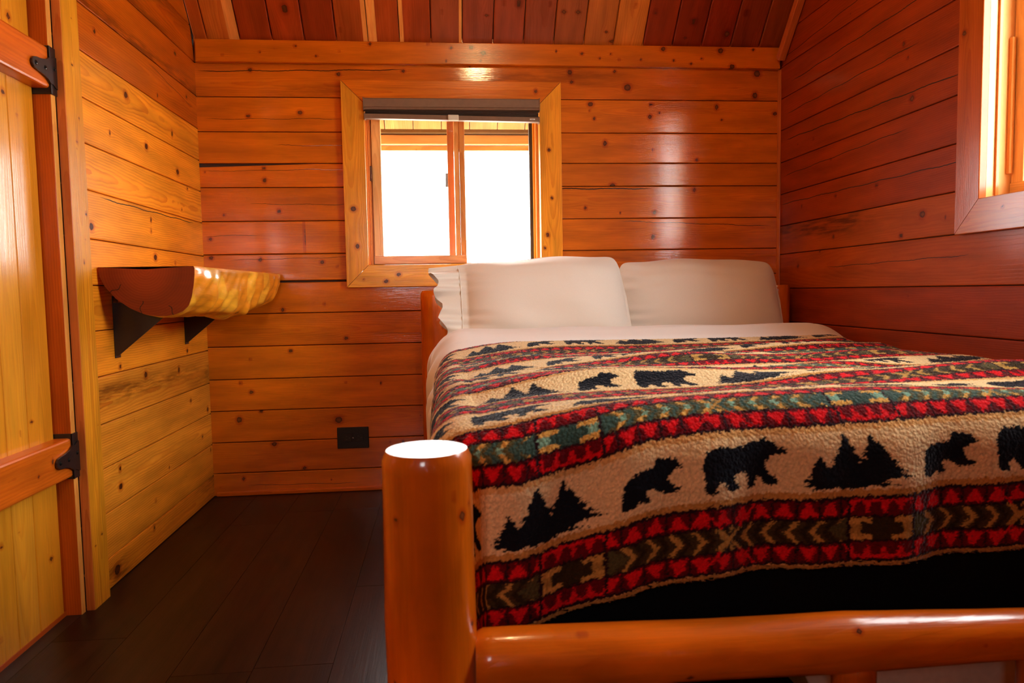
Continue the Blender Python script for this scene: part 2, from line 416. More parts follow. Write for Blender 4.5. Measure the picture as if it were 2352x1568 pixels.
SL = 1.107   # roof slope (48 degrees)
ZE = 1.905   # ceiling height at the back wall
RIDGE = -1.95
BX0, BX1, BZ0, BZ1 = .64, 1.465, .935, 1.682     # rough opening of the back window
WY0, WY1, WZ0, WZ1 = -2.12, -1.215, 1.05, 1.98   # rough opening of the right window

def local(ks, a0, a1, z0, z1, s=1):
    return [(s*(k[0]-a0), k[1]-z0, k[2]) for k in ks if min(a0, a1)-.02 <= k[0] <= max(a0, a1)+.02 and z0 <= k[1] < z1]

# ---- back wall
mb = MB()
seams = [i*.138 for i in range(0, 15)]
seams = [-.003, .106, .243, .373, .513, .651, .790, .925, 1.066, 1.206, 1.343, 1.468, 1.606, 1.745, 1.832]
seams = [0., .098, .231, .366, .501, .640, .778, .915, 1.028, 1.166, 1.306, 1.405, 1.535, 1.677, 1.815, 1.93]
rng = random.Random(4)
for i in range(len(seams)-1):
    z0, z1 = seams[i], seams[i+1]
    segs = [(0., RW)] if (z1 < BZ0+.01 or z0 > BZ1-.01) else [(0., BX0-.01), (BX1+.01, RW)]
    for j, (a, b) in enumerate(segs):
        cr = []; cut = None
        L = b-a
        if i == 10 and j == 0: cut = (.0, .46, .014)
        if i == 6: cut = (.5, 1.4, .006)
        if i == 13: cr = [(.0, .86, .100, .018, .0017)]
        if i == 9 and j == 1: cr = [(0, .45, .128, .0, .0022)]
        if i == 8 and j == 1: cr = [(.3, 1.0, .125, -.04, .0012)]
        if i == 10 and j == 0: cr = [(0, .6, .072, .0, .0009)]
        if i == 8 and j == 0: cr = [(0, .25, .075, .02, .0008)]
        if i == 12 and j == 0: cr = [(.02, .6, .05, .006, .0008)]
        xk = [(.415, .07, .066, .0055)] if (i == 8 and j == 0) else []
        if not cr and rng.random() < .4:
            l0 = rng.uniform(0, L*.5); cr = [(l0, l0+rng.uniform(.3, .8), rng.uniform(.03, .11), rng.uniform(-.02, .02), .0008)]
        g = .0028
        board(mb, (a, 0, z0+g/2), (1, 0, 0), (0, 0, 1), (0, -1, 0), L, z1-z0-g, .012, 100+i*3+j,
              local(K_BACK, a, b, z0, z1)+xk, col=ORANGE, cracks=cr, cut=cut, stain=.5 if i in (7, 13) else 0, autok=(i < 8), kdens=1.5, cap=False)
cz = dict(mi=1)
mb.box((-.16, .012, -.12), (BX0, .15, 1.93), 1); mb.box((BX1, .012, -.12), (RW+.16, .15, 1.93), 1)
mb.box((BX0, .012, -.12), (BX1, .15, BZ0), 1); mb.box((BX0, .012, BZ1), (BX1, .15, 1.93), 1)
tag(mb.build('wall_back', [WALL, CORE]), kind='structure')

# ---- top trim board of the back wall
mb = MB()
board(mb, (.012, -.022, 1.812), (1, 0, 0), (0, 0, 1), (0, -1, 0), RW-.024, .09, .0215, 21, [(k[0]-.012, k[1]-1.812, k[2]) for k in K_TOP],
      col=tuple(np.array(ORANGE)*1.0), autok=False, bev=.003)
tag(mb.build('trim_1', TRIM), kind='structure')

# ---- left wall
def side_wall(name, x, nx, seams, ydoor, ks, colf, mat, seed, opening, cracks, y_end=-RD, z_first=0):
    mb = MB(); nrm = (nx, 0, 0)
    for i in range(len(seams)-1):
        z0, z1 = max(0, seams[i]), seams[i+1]; g = .0026
        oy0, oy1, oz0, oz1 = opening
        def seg(ya, yb, sd):
            # runs from ya (far, larger y) to yb (near, smaller y)
            top = 1.915 + 0*ya
            m0 = 0.
            L = ya-yb; start = ya; 
            zz0, zz1 = z0+g/2, z1-g/2
            if zz1 > ZE and ya > -.5:
                s0 = max(0, (zz0-ZE)/SL); s1 = (zz1-ZE)/SL
                start = ya-s0; L -= s0; m0 = (s1-s0)/(zz1-zz0)
            m1 = 0.
            if zz1 > ZE and yb < -RD+.5:
                s0 = max(0, (zz0-ZE)/SL); s1 = (zz1-ZE)/SL
                L -= s0; m1 = -(s1-s0)/(zz1-zz0)
            if L + min(0, (m1-m0)*(zz1-zz0)) < .02: return
            kk = [((start-k[0]), k[1]-zz0, k[2]) for k in ks if z0 <= k[1] < z1 and yb <= k[0] <= ya]
            board(mb, (x, start, zz0), (0, -1, 0), (0, 0, 1), nrm, L, zz1-zz0, .012, seed+i*5+sd, kk, m0=m0, m1=m1,
                  col=colf(i, (z0+z1)/2), cracks=cracks.get(i, ()) if sd == 0 else (), stain={True: .9, False: 0}[(name, i) in STAIN],
                  res=.008 if (yb > -2 and z0 < 2.3) else (.014 if z0 < 2.3 else .04), cap=False, kdens=1.2)
        if z1 <= oz0+.02 or z0 >= oz1-.02: seg(0., y_end, 0)
        else:
            seg(0., oy1+.008, 0)
            if oy0 > y_end+.1: seg(oy0-.008, y_end, 1)
    xa, xb = x-nx*.012, x-nx*.16
    oy0, oy1, oz0, oz1 = opening
    mb.box((xa, .0, -.12), (xb, oy1, ZE), 1); mb.box((xa, oy0, -.12), (xb, y_end, ZE), 1)
    mb.box((xa, oy1, -.12), (xb, oy0, oz0), 1)
    if oz1 < ZE: mb.box((xa, oy1, oz1), (xb, oy0, ZE), 1)
    else: pass
    # gable part
    pts = [(0, ZE), (RIDGE, ZE-SL*RIDGE), (y_end, ZE)]
    if oz1 >= ZE:
        # split around a tall opening
        gz = oz1
        pts_list = [[(0, ZE), ((ZE-gz)/SL, gz), (oy1, gz), (oy1, ZE)], [(oy0, ZE), (oy0, gz), (y_end-(ZE-gz)/SL, gz), (y_end, ZE)],
                    [((ZE-gz)/SL, gz), (RIDGE, ZE-SL*RIDGE), (y_end-(ZE-gz)/SL, gz)]]
    else: pts_list = [pts]
    for pl in pts_list:
        k = len(pl); V = [(xa, a, b) for a, b in pl]+[(xb, a, b) for a, b in pl]
        sides = [[q, (q+1) % k, (q+1) % k+k, q+k] for q in range(k)]
        mb.add(V, [sides, list(range(k)), list(range(k, 2*k))[::-1]], 1)
    o = mb.build(name, [mat, CORE]); tag(o, kind='structure'); return o

LS = [0., .092, .225, .358, .488, .627, .760, .891, 1.023, 1.161, 1.291, 1.418, 1.547, 1.680, 1.815, 1.95, 2.085, 2.22, 2.36, 2.5, 2.64]+[2.64+.14*q for q in range(1, 11)]
RS = [0., .13, .27, .41, .555, .70, .846, .998, 1.124, 1.264, 1.404, 1.544, 1.681, 1.819, 1.955, 2.09, 2.23, 2.37, 2.5, 2.64]+[2.64+.14*q for q in range(1, 11)]
STAIN = {('wall_left', 0), ('wall_left', 13), ('wall_left', 14), ('wall_left', 4), ('wall_right', 7)}
DY0, DY1, DZ1 = -1.98, -1.109, 2.02       # door rough opening in the left wall
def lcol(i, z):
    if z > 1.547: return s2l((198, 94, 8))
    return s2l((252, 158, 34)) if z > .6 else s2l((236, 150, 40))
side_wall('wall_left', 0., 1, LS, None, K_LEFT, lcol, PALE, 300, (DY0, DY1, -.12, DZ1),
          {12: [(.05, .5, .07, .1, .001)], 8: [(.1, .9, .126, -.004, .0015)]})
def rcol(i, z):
    return s2l((156, 58, 4)) if i not in (7, 6) else s2l((172, 76, 10))  # right wall's weak light and warm bounce put into darker, redder board colours
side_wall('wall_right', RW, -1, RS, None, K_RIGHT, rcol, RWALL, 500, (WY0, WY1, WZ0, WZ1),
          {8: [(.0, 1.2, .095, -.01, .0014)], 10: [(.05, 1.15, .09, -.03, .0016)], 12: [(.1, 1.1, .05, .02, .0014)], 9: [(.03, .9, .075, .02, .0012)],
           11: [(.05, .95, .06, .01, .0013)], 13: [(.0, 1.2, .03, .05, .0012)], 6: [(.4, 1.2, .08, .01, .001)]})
# vertical quarter strip in the right back corner
mb = MB()
board(mb, (RW-.014, -.001, 0.), (0, 0, 1), (.707, -.707, 0), (-.707, -.707, 0), 1.81, .018, .006, 44, col=s2l((190, 92, 30)), autok=False, bev=.004, res=.004, resl=.05)
tag(mb.build('trim_2', TRIM), kind='structure')
# rafter strip where the right wall meets the ceiling
cs, sn = math.cos(math.radians(47.9)), math.sin(math.radians(47.9))
mb = MB()
board(mb, (RW-.036, -.055, 1.835), (0, -cs, sn), (1, 0, 0), (0, -sn, -cs), 2.6, .032, .03, 45, col=s2l((200, 100, 44)), autok=False, bev=.003, res=.008, resl=.03)
tag(mb.build('trim_3', TRIM), kind='structure')
# skirting sliver on the left and back walls at the floor
mb = MB(); board(mb, (0.012, -.008, 0), (1, 0, 0), (0, 0, 1), (0, -1, 0), RW-.03, .018, .008, 46, col=ORANGE, autok=False, bev=.004, res=.006, resl=.05)
tag(mb.build('baseboard_back', TRIM), kind='structure')

# ---- unseen rear wall; its window is added to light the foot of the bed
mb = MB(); ya, yb = -RD, -RD-.15
for (a, b, c, d) in ((-.16, .47, -.12, ZE+.02), (.80, RW+.16, -.12, ZE+.02), (.47, .80, -.12, 1.15), (.47, .80, 1.55, ZE+.02)):
    mb.box((a, ya, c), (b, yb, d), 1)
for i in range(13):
    z0 = .146*i
    for j, (a, b) in enumerate([(0, RW)] if z0+.146 < 1.1 or z0 > 1.6 else [(0, .47), (.80, RW)]):
        board(mb, (a, ya+.012, z0), (1, 0, 0), (0, 0, 1), (0, 1, 0), b-a, .144, .012, 700+i*2+j, col=ORANGE, res=.03, cap=False)
tag(mb.build('wall_front', [WALL, CORE]), kind='structure')
mb = MB()
for (a, b, c, d) in ((.38, .47, 1.05, 1.65), (.80, .89, 1.05, 1.65), (.47, .80, 1.05, 1.15), (.47, .80, 1.55, 1.65), (.63, .65, 1.15, 1.55)):
    bevbox(mb, (a, ya+.012, c), (b, ya+.032, d) if a != .63 else (b, ya-.05, d), .003, 0, bc=YELLOW, gv=(0, 0, 0))
mb.box((.47, ya-.07, 1.15), (.80, ya-.074, 1.55), 1)
tag(mb.build('added_rear_window', [TRIM, GLASS]), kind='structure')

# ---- floor
mb = MB(); rng = random.Random(2); x = 0.; i = 0
while x < RW-.001:
    wd = min(.18, RW-x); y = -RD-rng.uniform(0, 1.1)
    while y < .0:
        L = 1.22; a = max(y, -RD); b = min(y+L, 0.)
        if b-a > .01:
            t = rng.uniform(.75, 1.3); off = rng.uniform(0, 30)
            c = (.021*t, .0085*t, .0038*t)
            P = [(x+.0006, a+.0006, 0), (x+wd-.0006, a+.0006, 0), (x+wd-.0006, b-.0006, 0), (x+.0006, b-.0006, 0)]
            g = [(p[1]+off, p[0]+off*.3, off) for p in P]
            P2 = [(p[0], p[1], -.004) for p in P]
            mb.add(P+P2, [[(0,1,2,3)], [(0,4,5,1),(1,5,6,2),(2,6,7,3),(3,7,4,0)]], 0, bc=c, gv=g+g)
        y += L
    x += wd; i += 1
mb.box((-.02, -RD-.02, -.12), (RW+.02, .02, -.004), 1, bc=(.01, .006, .004))
mb.box((-.16, -1.99, -.12), (-.0005, -1.10, -.0), 0, bc=(.03, .0165, .01), gv=(0, 0, 0))
tag(mb.build('floor', [FLOOR, CORE]), kind='structure')

# ---- ceiling: boards on the slope above the back wall
CT = {0: (205, 104, 40), 1: (222, 128, 54), 2: (176, 72, 26), 3: (182, 76, 30), 4: (168, 66, 26), 5: (190, 92, 40), 6: (190, 88, 38), 7: (184, 82, 36),
      8: (178, 92, 58), 9: (176, 88, 62), 10: (172, 86, 60), 11: (176, 92, 62), 12: (184, 104, 62), 13: (200, 120, 58), 14: (234, 150, 68),
      15: (162, 62, 26), 16: (156, 56, 24), 17: (160, 58, 26), 18: (150, 62, 32), 19: (165, 75, 32)}  # rightmost boards: own tone, with some shade put into the colour
CK = {1: [(.3, .08, .006)], 3: [(.13, .07, .014), (.05, .11, .006)], 5: [(.05, .02, .007)], 8: [(.13, .045, .008), (.19, .1, .009)], 9: [(.19, .08, .006), (.12, .1, .009)],
      10: [(.17, .04, .009), (.17, .1, .012)], 11: [(.17, .1, .007), (.19, .02, .006)], 12: [(.14, .03, .011), (.14, .09, .011)], 13: [(.06, .09, .008), (.02, .12, .012)],
      14: [(.17, .07, .009)], 16: [(.11, .07, .014), (.04, .05, .007)], 17: [(.06, .1, .013)], 18: [(.15, .03, .012)]}
mb = MB(); LR = (-RIDGE)/cs
cc_ = lambda c: tuple(np.array(s2l(c))*(.82,.70,.5))
for i in range(20):
    x0 = .055-.131 + i*.1305; x1 = x0+.1305
    a, b = max(x0, 0), min(x1, RW)
    dirl = (0, -cs, sn)
    ks = CK.get(i, [])
    board(mb, (a+.0015, 0, ZE), dirl, (1, 0, 0), (0, -sn, -cs), LR, b-a-.003, .014, 800+i, ks, col=cc_(CT.get(i,CT[18])),
          bev=.005, res=.009, resl=.02, cap=False, kdens=.9, pith=0 if i % 2 else None, autok=True)
    if i in (6, 7, 8, 5, 1):   # sapwood streaks along one edge
        w_ = {6: .035, 7: .016, 8: .012, 5: .018, 1: .04}[i]
        xs = a+.0015 if i in (6, 7) else b-.0015-w_
        board(mb, (xs, 0-.0006*sn, ZE-.0006*cs), dirl, (1, 0, 0), (0, -sn, -cs), LR, w_, .001, 860+i, col=s2l((240, 160, 78)), bev=.0002, res=.009, resl=.03, cap=False, autok=False)
    board(mb, (a+.0015, -RD, ZE), (0, cs, sn), (1, 0, 0), (0, sn, -cs), LR, b-a-.003, .014, 900+i, col=cc_(CT.get(i,CT[18])), bev=.005, res=.03, resl=.1, cap=False)
nrm = np.array((0, sn, cs)); 
for s in (0, 1):
    y0, y1 = (.15, RIDGE) if s == 0 else (-RD-.15, RIDGE)
    n_ = np.array((0, sn if s == 0 else -sn, cs)); V = []
    for d in (.014, .12):
        for (xx, yy) in ((-.16, y0), (RW+.16, y0), (RW+.16, y1), (-.16, y1)):
            zz = ZE - .15*SL + SL*abs(yy-y0); V.append(np.array((xx, yy, zz))+n_*d)
    mb.add(V, [[(0,1,2,3), (7,6,5,4), (0,4,5,1), (1,5,6,2), (2,6,7,3), (3,7,4,0)]], 1)
tag(mb.build('ceiling', [CEIL, CORE]), kind='structure')

# ---- eave outside the back wall (seen through the window)
mb = MB()
for i in range(24):
    x0 = -.3+i*.1305
    board(mb, (x0, .13, ZE-.13*SL+.03), (0, cs, -sn), (1, 0, 0), (0, -sn, -cs), .24, .128, .016, 950+i, col=s2l((225, 165, 95)), res=.02, cap=True, bev=.004)
board(mb, (-.3, .33, 1.552), (1, 0, 0), (0, 0, 1), (0, -1, 0), 3.1, .044, .03, 981, col=s2l((235, 175, 100)), res=.02)
board(mb, (-.3, .35, 1.526), (1, 0, 0), (0, 0, 1), (0, -1, 0), 3.1, .024, .03, 982, col=s2l((235, 165, 95)), res=.02)
mb.box((-.3, .30, 1.60), (2.8, .36, 1.64), 0, bc=s2l((120, 95, 55)))  # strip filling the dark gap, haze put into its lighter colour
mb.add([(-.3, .15, 1.83), (2.8, .15, 1.83), (2.8, .40, 1.553), (-.3, .40, 1.553), (-.3, .15, 1.80), (2.8, .15, 1.80), (2.8, .365, 1.56), (-.3, .365, 1.56)],
       [[(0,1,2,3), (7,6,5,4), (0,4,5,1), (1,5,6,2), (2,6,7,3), (3,7,4,0)]], 1)
tag(mb.build('trim_4', [TRIM, CORE]), kind='structure')
# ground outside
mb = MB(); mb.box((-60, -60, -.5), (60, 60, -.4)); 
GROUND = plain('pale_dry_ground', (.62, .58, .50), .9, 0, .15, 2)
tag(mb.build('ground', GROUND), kind='structure')

# ------------------------------------------------------------------ casing frames (windows)
def casing(parent, o, U, N, u0, u1, z0, z1, wd, th, seed, cols, ks=()):
    """four mitred boards. o origin, U horizontal unit, N outward normal; outer rectangle u0..u1, z0..z1"""
    o = np.array(o, float); U = np.array(U, float); N = np.array(N, float); Z = np.array((0, 0, 1.))
    for q, (name, a, dl, dc, L, col) in enumerate((
        ('casing', o+U*u0+Z*z1, U, -Z, u1-u0, cols[0]), ('casing', o+U*u0+Z*z0, U, Z, u1-u0, cols[1]),
        ('casing', o+U*u0+Z*z0, Z, U, z1-z0, cols[2]), ('casing', o+U*u1+Z*z0, Z, -U, z1-z0, cols[3]))):
        mb = MB(); kk = []
        for (ku, kz, kr) in ks:
            p = o+U*ku+Z*kz - a; l = float(p@dl); c = float(p@dc)
            if 0 < c < wd and c < l < L-c: kk.append((l, c, kr))
        board(mb, a + N*(th) + dl*.0011, dl, dc, N, L-.0022, wd, th-.001, seed+q, kk, m0=1., m1=-1., col=col, autok=False, bev=.002, res=.006, pith=0)
        mb.build(name, TRIM, parent)

# ---- window_1 in the back wall
w1 = empty('window_1'); tag(w1, kind='structure')
KW = [(0.626,1.211,.0125),(0.638,1.054,.009),(0.806,0.934,.0085),(0.752,0.906,.009),(0.659,0.915,.0055),(1.406,1.703,.0105),(1.461,1.456,.0075),(1.471,1.252,.0065),(1.45,1.094,.0085),(1.009,0.922,.009),(0.944,0.951,.0045),(1.438,1.038,.0065)]
TC = s2l((240, 158, 36))
casing(w1, (0, -.0005, 0), (1, 0, 0), (0, -1, 0), .588, 1.516, .882, 1.744, .094, .024, 60, (s2l((222, 116, 12)), TC, TC, TC), KW)
OX0, OX1, OZ0, OZ1 = .688, 1.424, .977, 1.650      # clear opening inside the casing
FR = s2l((234, 164, 84)); FR2 = s2l((222, 134, 58))
mb = MB()   # jamb liner
for (a, b, y0, y1, c) in (((OX0-.03, OZ0), (OX0, OZ1), -.001, .15, FR2), ((OX1, OZ0), (OX1+.02, OZ1), -.001, .15, FR),
                      ((OX0-.03, OZ0-.03), (OX1+.02, OZ0), -.001, .15, FR), ((OX0-.03, OZ1), (OX1+.02, OZ1+.03), -.001, .15, FR)):
    bevbox(mb, (a[0], y0, a[1]), (b[0], y1, b[1]), .002, 0, bc=c, gv=(a[0], a[1], 0))
for dx, dy in ((0, .012), (.006, .03), (.012, .048)):   # stepped stops on the left jamb
    bevbox(mb, (OX0, dy, OZ0), (OX0+.006+dx*.7, dy+.012, OZ1), .002, 0, bc=FR2, gv=(dx, 0, 1))
bevbox(mb, (OX1-.012, .05, OZ0), (OX1, .07, OZ1), .002, 0, bc=FR, gv=(0, 0, 1))
bevbox(mb, (OX1-.02, .08, OZ0), (OX1, .10, OZ1), .002, 0, bc=TC, gv=(0, 0, 1))
bevbox(mb, (OX0, .06, OZ0), (OX1, .075, OZ0+.006), .002, 0, bc=FR, gv=(0, 0, 1))
mb.build('jamb', TRIM, w1)
mb = MB()   # sliding sash in front
SX0, SX1, SZ0, SZ1, SY0, SY1 = .702, 1.101, .981, 1.648, .040, .066
def stick(mb, a, b, y0, y1, col, seed, v=True):
    ln = (b[1]-a[1]) if v else (b[0]-a[0]); wd = (b[0]-a[0]) if v else (b[1]-a[1])
    if v: board(mb, (a[0], y0, a[1]), (0, 0, 1), (1, 0, 0), (0, -1, 0), ln, wd, y1-y0, seed, col=col, autok=False, bev=.0025, res=.005)
    else: board(mb, (a[0], y0, a[1]), (1, 0, 0), (0, 0, 1), (0, -1, 0), ln, wd, y1-y0, seed, col=col, autok=False, bev=.0025, res=.005)
SC = s2l((242, 186, 112))
stick(mb, (SX0, SZ0+.036), (SX0+.040, SZ1), SY0, SY1, SC, 71)
stick(mb, (SX1-.046, SZ0+.036), (SX1-.024, SZ1), SY0+.004, SY1, s2l((232, 162, 88)), 72)
stick(mb, (SX1-.0235, SZ0+.036), (SX1, SZ1), SY0-.002, SY1, s2l((226, 146, 70)), 73)
stick(mb, (SX0, SZ0), (SX1, SZ0+.0355), SY0-.002, SY1, s2l((232, 164, 98)), 74, False)
sash = mb.build('sash', TRIM, w1)
mb = MB()   # the outer sash stile seen behind the glass
stick(mb, (SX1-.075, .99), (SX1-.046, SZ1), .092, .118, s2l((196, 120, 62)), 75)
stick(mb, (OX0, OZ0+.0), (SX1-.046, OZ0+.012), .092, .118, s2l((196, 120, 62)), 76, False)
mb.build('rear_stile', TRIM, w1)
mb = MB(); mb.box((SX0+.035, .052, SZ0+.03), (SX1-.04, .056, SZ1)); mb.build('pane', GLASS, sash)
mb = MB(); mb.box((SX1-.05, .104, OZ0), (OX1-.012, .108, OZ1)); mb.build('fixed_pane', GLASS, w1)
mb = MB()
mb.box((OX1-.034, .098, OZ0+.008), (OX1-.020, .116, OZ1), bc=(0,0,0)); mb.build('weatherstrip', RUBBER, w1)
mb = MB()   # latches
bevbox(mb, (SX0-.012, .028, 1.335), (SX0+.001, .044, 1.40), .003); bevbox(mb, (SX0-.008, .020, 1.345), (SX0-.001, .032, 1.365), .003)
mb.build('latch', plain('bronze_latch', s2l((105, 75, 60)), .4, .6), sash)
mb = MB(); mb.box((SX1-.085, .10, 1.32), (SX1-.074, .115, 1.38)); mb.build('latch', plain('grey_latch', (.3, .3, .3), .4, .6), w1)

# ---- blind above window_1
bl = empty('window_blind', (1.05, -.02, 1.59)); tag(bl, 'brown cellular window blind pulled right up under the top of the back window frame', 'window blind')
def part(mb, name, mat, par): return reparent(mb.build(name, mat), par)
mb = MB()
prof = [(-.008, 1.668), (-.036, 1.668), (-.040, 1.664), (-.041, 1.632), (-.038, 1.629), (-.041, 1.626), (-.041, 1.622), (-.036, 1.619), (-.008, 1.619)]
k = len(prof); V = [(.6835, y, z) for y, z in prof]+[(1.4185, y, z) for y, z in prof]
mb.add(V, [[[q, (q+1) % k, (q+1) % k+k, q+k] for q in range(k)], list(range(k))[::-1], list(range(k, 2*k))], 0)
bevbox(mb, (1.4185, -.043, 1.617), (1.4225, -.006, 1.670), .001); bevbox(mb, (.680, -.043, 1.617), (.684, -.006, 1.670), .001)
part(mb, 'head_rail', GREYM, bl)
mb = MB(); tl = .010   # bottom rail droops to the right
nn = 24
for lyr in range(3):
    us = np.linspace(0, 1, nn); V = []
    for u_ in us:
        x = .688+.728*u_; zb = 1.602-.012*u_; zt = 1.619
        a = zt+(zb-zt)*lyr/3; b = zt+(zb-zt)*(lyr+1)/3
        V += [(x, -.030, a), (x, -.040, (a+b)/2), (x, -.030, b), (x, -.016, b), (x, -.012, (a+b)/2), (x, -.016, a)]
    V = np.array(V).reshape(nn, 6, 3); F = []
    for i_ in range(nn-1):
        for j_ in range(6): F.append([i_*6+j_, (i_+1)*6+j_, (i_+1)*6+(j_+1) % 6, i_*6+(j_+1) % 6])
    mb.add(V.reshape(-1, 3), [F], 0)
part(mb, 'cellular_fabric', BFAB, bl)
mb = MB()
def slant(mb, x0, x1, y0, y1, zf, h, mi=0):
    V = [(x0,y0,zf(x0)-h),(x1,y0,zf(x1)-h),(x1,y1,zf(x1)-h),(x0,y1,zf(x0)-h),(x0,y0,zf(x0)),(x1,y0,zf(x1)),(x1,y1,zf(x1)),(x0,y1,zf(x0))]
    mb.add(V, [[(0,3,2,1),(4,5,6,7),(0,1,5,4),(1,2,6,5),(2,3,7,6),(3,0,4,7)]], mi)
zf = lambda x: 1.602-.012*(x-.688)/.728
slant(mb, .688, 1.416, -.042, -.012, zf, .018)
slant(mb, .688, 1.416, -.0435, -.040, lambda x: zf(x)-.014, .005)
slant(mb, .684, .6885, -.044, -.010, lambda x: zf(x)+.002, .024); slant(mb, 1.4155, 1.4205, -.044, -.010, lambda x: zf(x)+.002, .024)
br = part(mb, 'bottom_rail', GREYM, bl)
mb = MB(); bevbox(mb, (1.031, -.052, 1.573), (1.076, -.0436, 1.597), .002); bevbox(mb, (1.033, -.058, 1.573), (1.074, -.050, 1.578), .002)
h_ = mb.build('handle', CLEARP); h_.parent = br
tag(h_, 'clear plastic handle')
mb = MB(); mb.box((1.378, -.0440, 1.579), (1.400, -.0435, 1.584), 0)
for q in range(4): mb.box((1.3835+.003*q, -.0442, 1.5805), (1.3855+.003*q, -.0439, 1.5825), 1)
st_ = mb.build('maker_tag', [WHITE, BLACK]); st_.parent = br

# ---- window_2 in the right wall
w2 = empty('window_2'); tag(w2, kind='structure')
casing(w2, (RW+.0005, 0, 0), (0, 1, 0), (-1, 0, 0), -2.21, -1.147, .995, 2.06, .094, .022, 160,
       (s2l((200, 100, 24)), s2l((196, 104, 34)), TC, s2l((186, 88, 22))), [(-1.17, 1.56, .009), (-1.33, 1.055, .005)])
mb = MB(); wy0, wy1, wz0, wz1 = -2.126, -1.240, 1.085, 1.966
for (a, b, c, d) in ((wy1, wy1+.02, wz0-.02, wz1+.02), (wy0-.02, wy0, wz0-.02, wz1+.02), (wy0, wy1, wz0-.03, wz0), (wy0, wy1, wz1, wz1+.02)):
    bevbox(mb, (RW-.001, a, c), (RW+.15, b, d), .002, 0, bc=SC, gv=(a, b, 0))
bevbox(mb, (RW+.024, wy1-.006, wz0), (RW+.034, wy1, wz1), .001, 0, bc=FR2, gv=(0, 0, 0))
bevbox(mb, (RW+.058, wy1-.012, wz0+.07), (RW+.070, wy1, wz0+.44), .001, 0, bc=FR, gv=(0, 0, 0))
mb.build('jamb', TRIM, w2)
mb = MB()
def stickx(mb, y0, y1, z0, z1, x0, x1, col, seed, v=True):
    if v: board(mb, (x0, y0, z0), (0, 0, 1), (0, 1, 0), (-1, 0, 0), z1-z0, y1-y0, x1-x0, seed, col=col, autok=False, bev=.0025, res=.006)
    else: board(mb, (x0, y0, z0), (0, 1, 0), (0, 0, 1), (-1, 0, 0), y1-y0, z1-z0, x1-x0, seed, col=col, autok=False, bev=.0025, res=.006)
for (ya_, yb_, xx) in ((wy1-.045, wy1-.002, .072), (-1.705, -1.665, .072)):
    stickx(mb, ya_, yb_, wz0+.001, wz1, RW+xx, RW+xx+.03, SC, 81)
stickx(mb, -1.705, wy1-.002, wz0, wz0+.045, RW+.070, RW+.102, SC, 82, False)
stickx(mb, -1.705, wy1-.002, wz1-.04, wz1, RW+.070, RW+.102, SC, 83, False)
s2 = mb.build('sash', TRIM, w2)
mb = MB(); mb.box((RW+.084, -1.67, wz0+.04), (RW+.088, wy1-.04, wz1-.03)); mb.build('pane', GLASS, s2)
mb = MB(); stickx(mb, wy0, wy0+.03, wz0, wz1, RW+.11, RW+.14, SC, 84); stickx(mb, -1.71, -1.67, wz0, wz1, RW+.11, RW+.14, SC, 85)
stickx(mb, wy0, -1.67, wz0, wz0+.03, RW+.109, RW+.141, SC, 86, False)
mb.build('fixed_sash', TRIM, w2)
mb = MB(); mb.box((RW+.122, wy0+.02, wz0+.02), (RW+.126, -1.68, wz1)); mb.build('fixed_pane', GLASS, w2)

# ------------------------------------------------------------------ door in the left wall
mb = MB()
KC = [(-1.10,1.477,.0051),(-1.079,1.34,.0037),(-1.098,1.277,.0051),(-1.10,1.258,.0038),(-1.07,1.086,.0051),(-1.096,.953,.0049),(-1.071,.502,.0038),(-1.085,.194,.0062),(-1.124,.171,.0049)]
board(mb, (.022, -1.1090, 0), (0, 0, 1), (0, 1, 0), (1, 0, 0), 2.08, .092, .0215, 91, [(k_[1], k_[0]+1.145, k_[2]) for k_ in KC], col=s2l((236, 154, 32)), autok=True, kdens=2, bev=.003, res=.006, pith=0)
tag(mb.build('trim_5', PALE), kind='structure')
mb = MB()
JR = s2l((196, 88, 14))
board(mb, (-.15, -1.1360, 0), (0, 0, 1), (1, 0, 0), (0, -1, 0), 2.02, .149, .022, 92, col=JR, autok=False, bev=.002, res=.008, pith=1)
board(mb, (.0, -1.1355, 0), (0, 0, 1), (0, 1, 0), (1, 0, 0), 2.02, .021, .02, 93, col=s2l((236, 165, 76)), autok=False, bev=.002, res=.006)
board(mb, (-.0005, -1.1105, 0), (0, 0, 1), (1, 0, 0), (0, -1, 0), 2.02, .022, .004, 94, col=s2l((205, 112, 46)), autok=False, bev=.001, res=.006)
board(mb, (-.15, DY0+.02, 0), (0, 0, 1), (1, 0, 0), (0, 1, 0), 2.02, .149, .02, 95, col=JR, autok=False, bev=.002, res=.02, pith=1)
mb.box((-.15, DY0, 2.0), (0, DY1, 2.02), 0, bc=JR)
mb.box((-.15, DY0+.0205, 0), (-.040, -1.1365, .0115), 0, bc=JR)      # threshold and stops behind the door
mb.box((-.15, -1.165, .0115), (-.079, -1.1365, 1.999), 0, bc=JR); mb.box((-.15, DY0+.0205, .0115), (-.079, DY0+.05, 1.999), 0, bc=JR)
mb.box((-.15, DY0+.051, 1.97), (-.079, -1.166, 1.999), 0, bc=JR)
board(mb, (.022, DY0-.07, 0), (0, 0, 1), (0, 1, 0), (1, 0, 0), 2.08, .092, .0215, 96, col=s2l((236, 154, 32)), autok=True, kdens=2, bev=.003, res=.02)
board(mb, (.0225, -1.008, 2.081), (0, -1, 0), (0, 0, 1), (1, 0, 0), 1.045, .09, .0215, 97, col=s2l((236, 154, 32)), kdens=2, res=.02)
tag(mb.build('trim_6', TRIM), kind='structure')

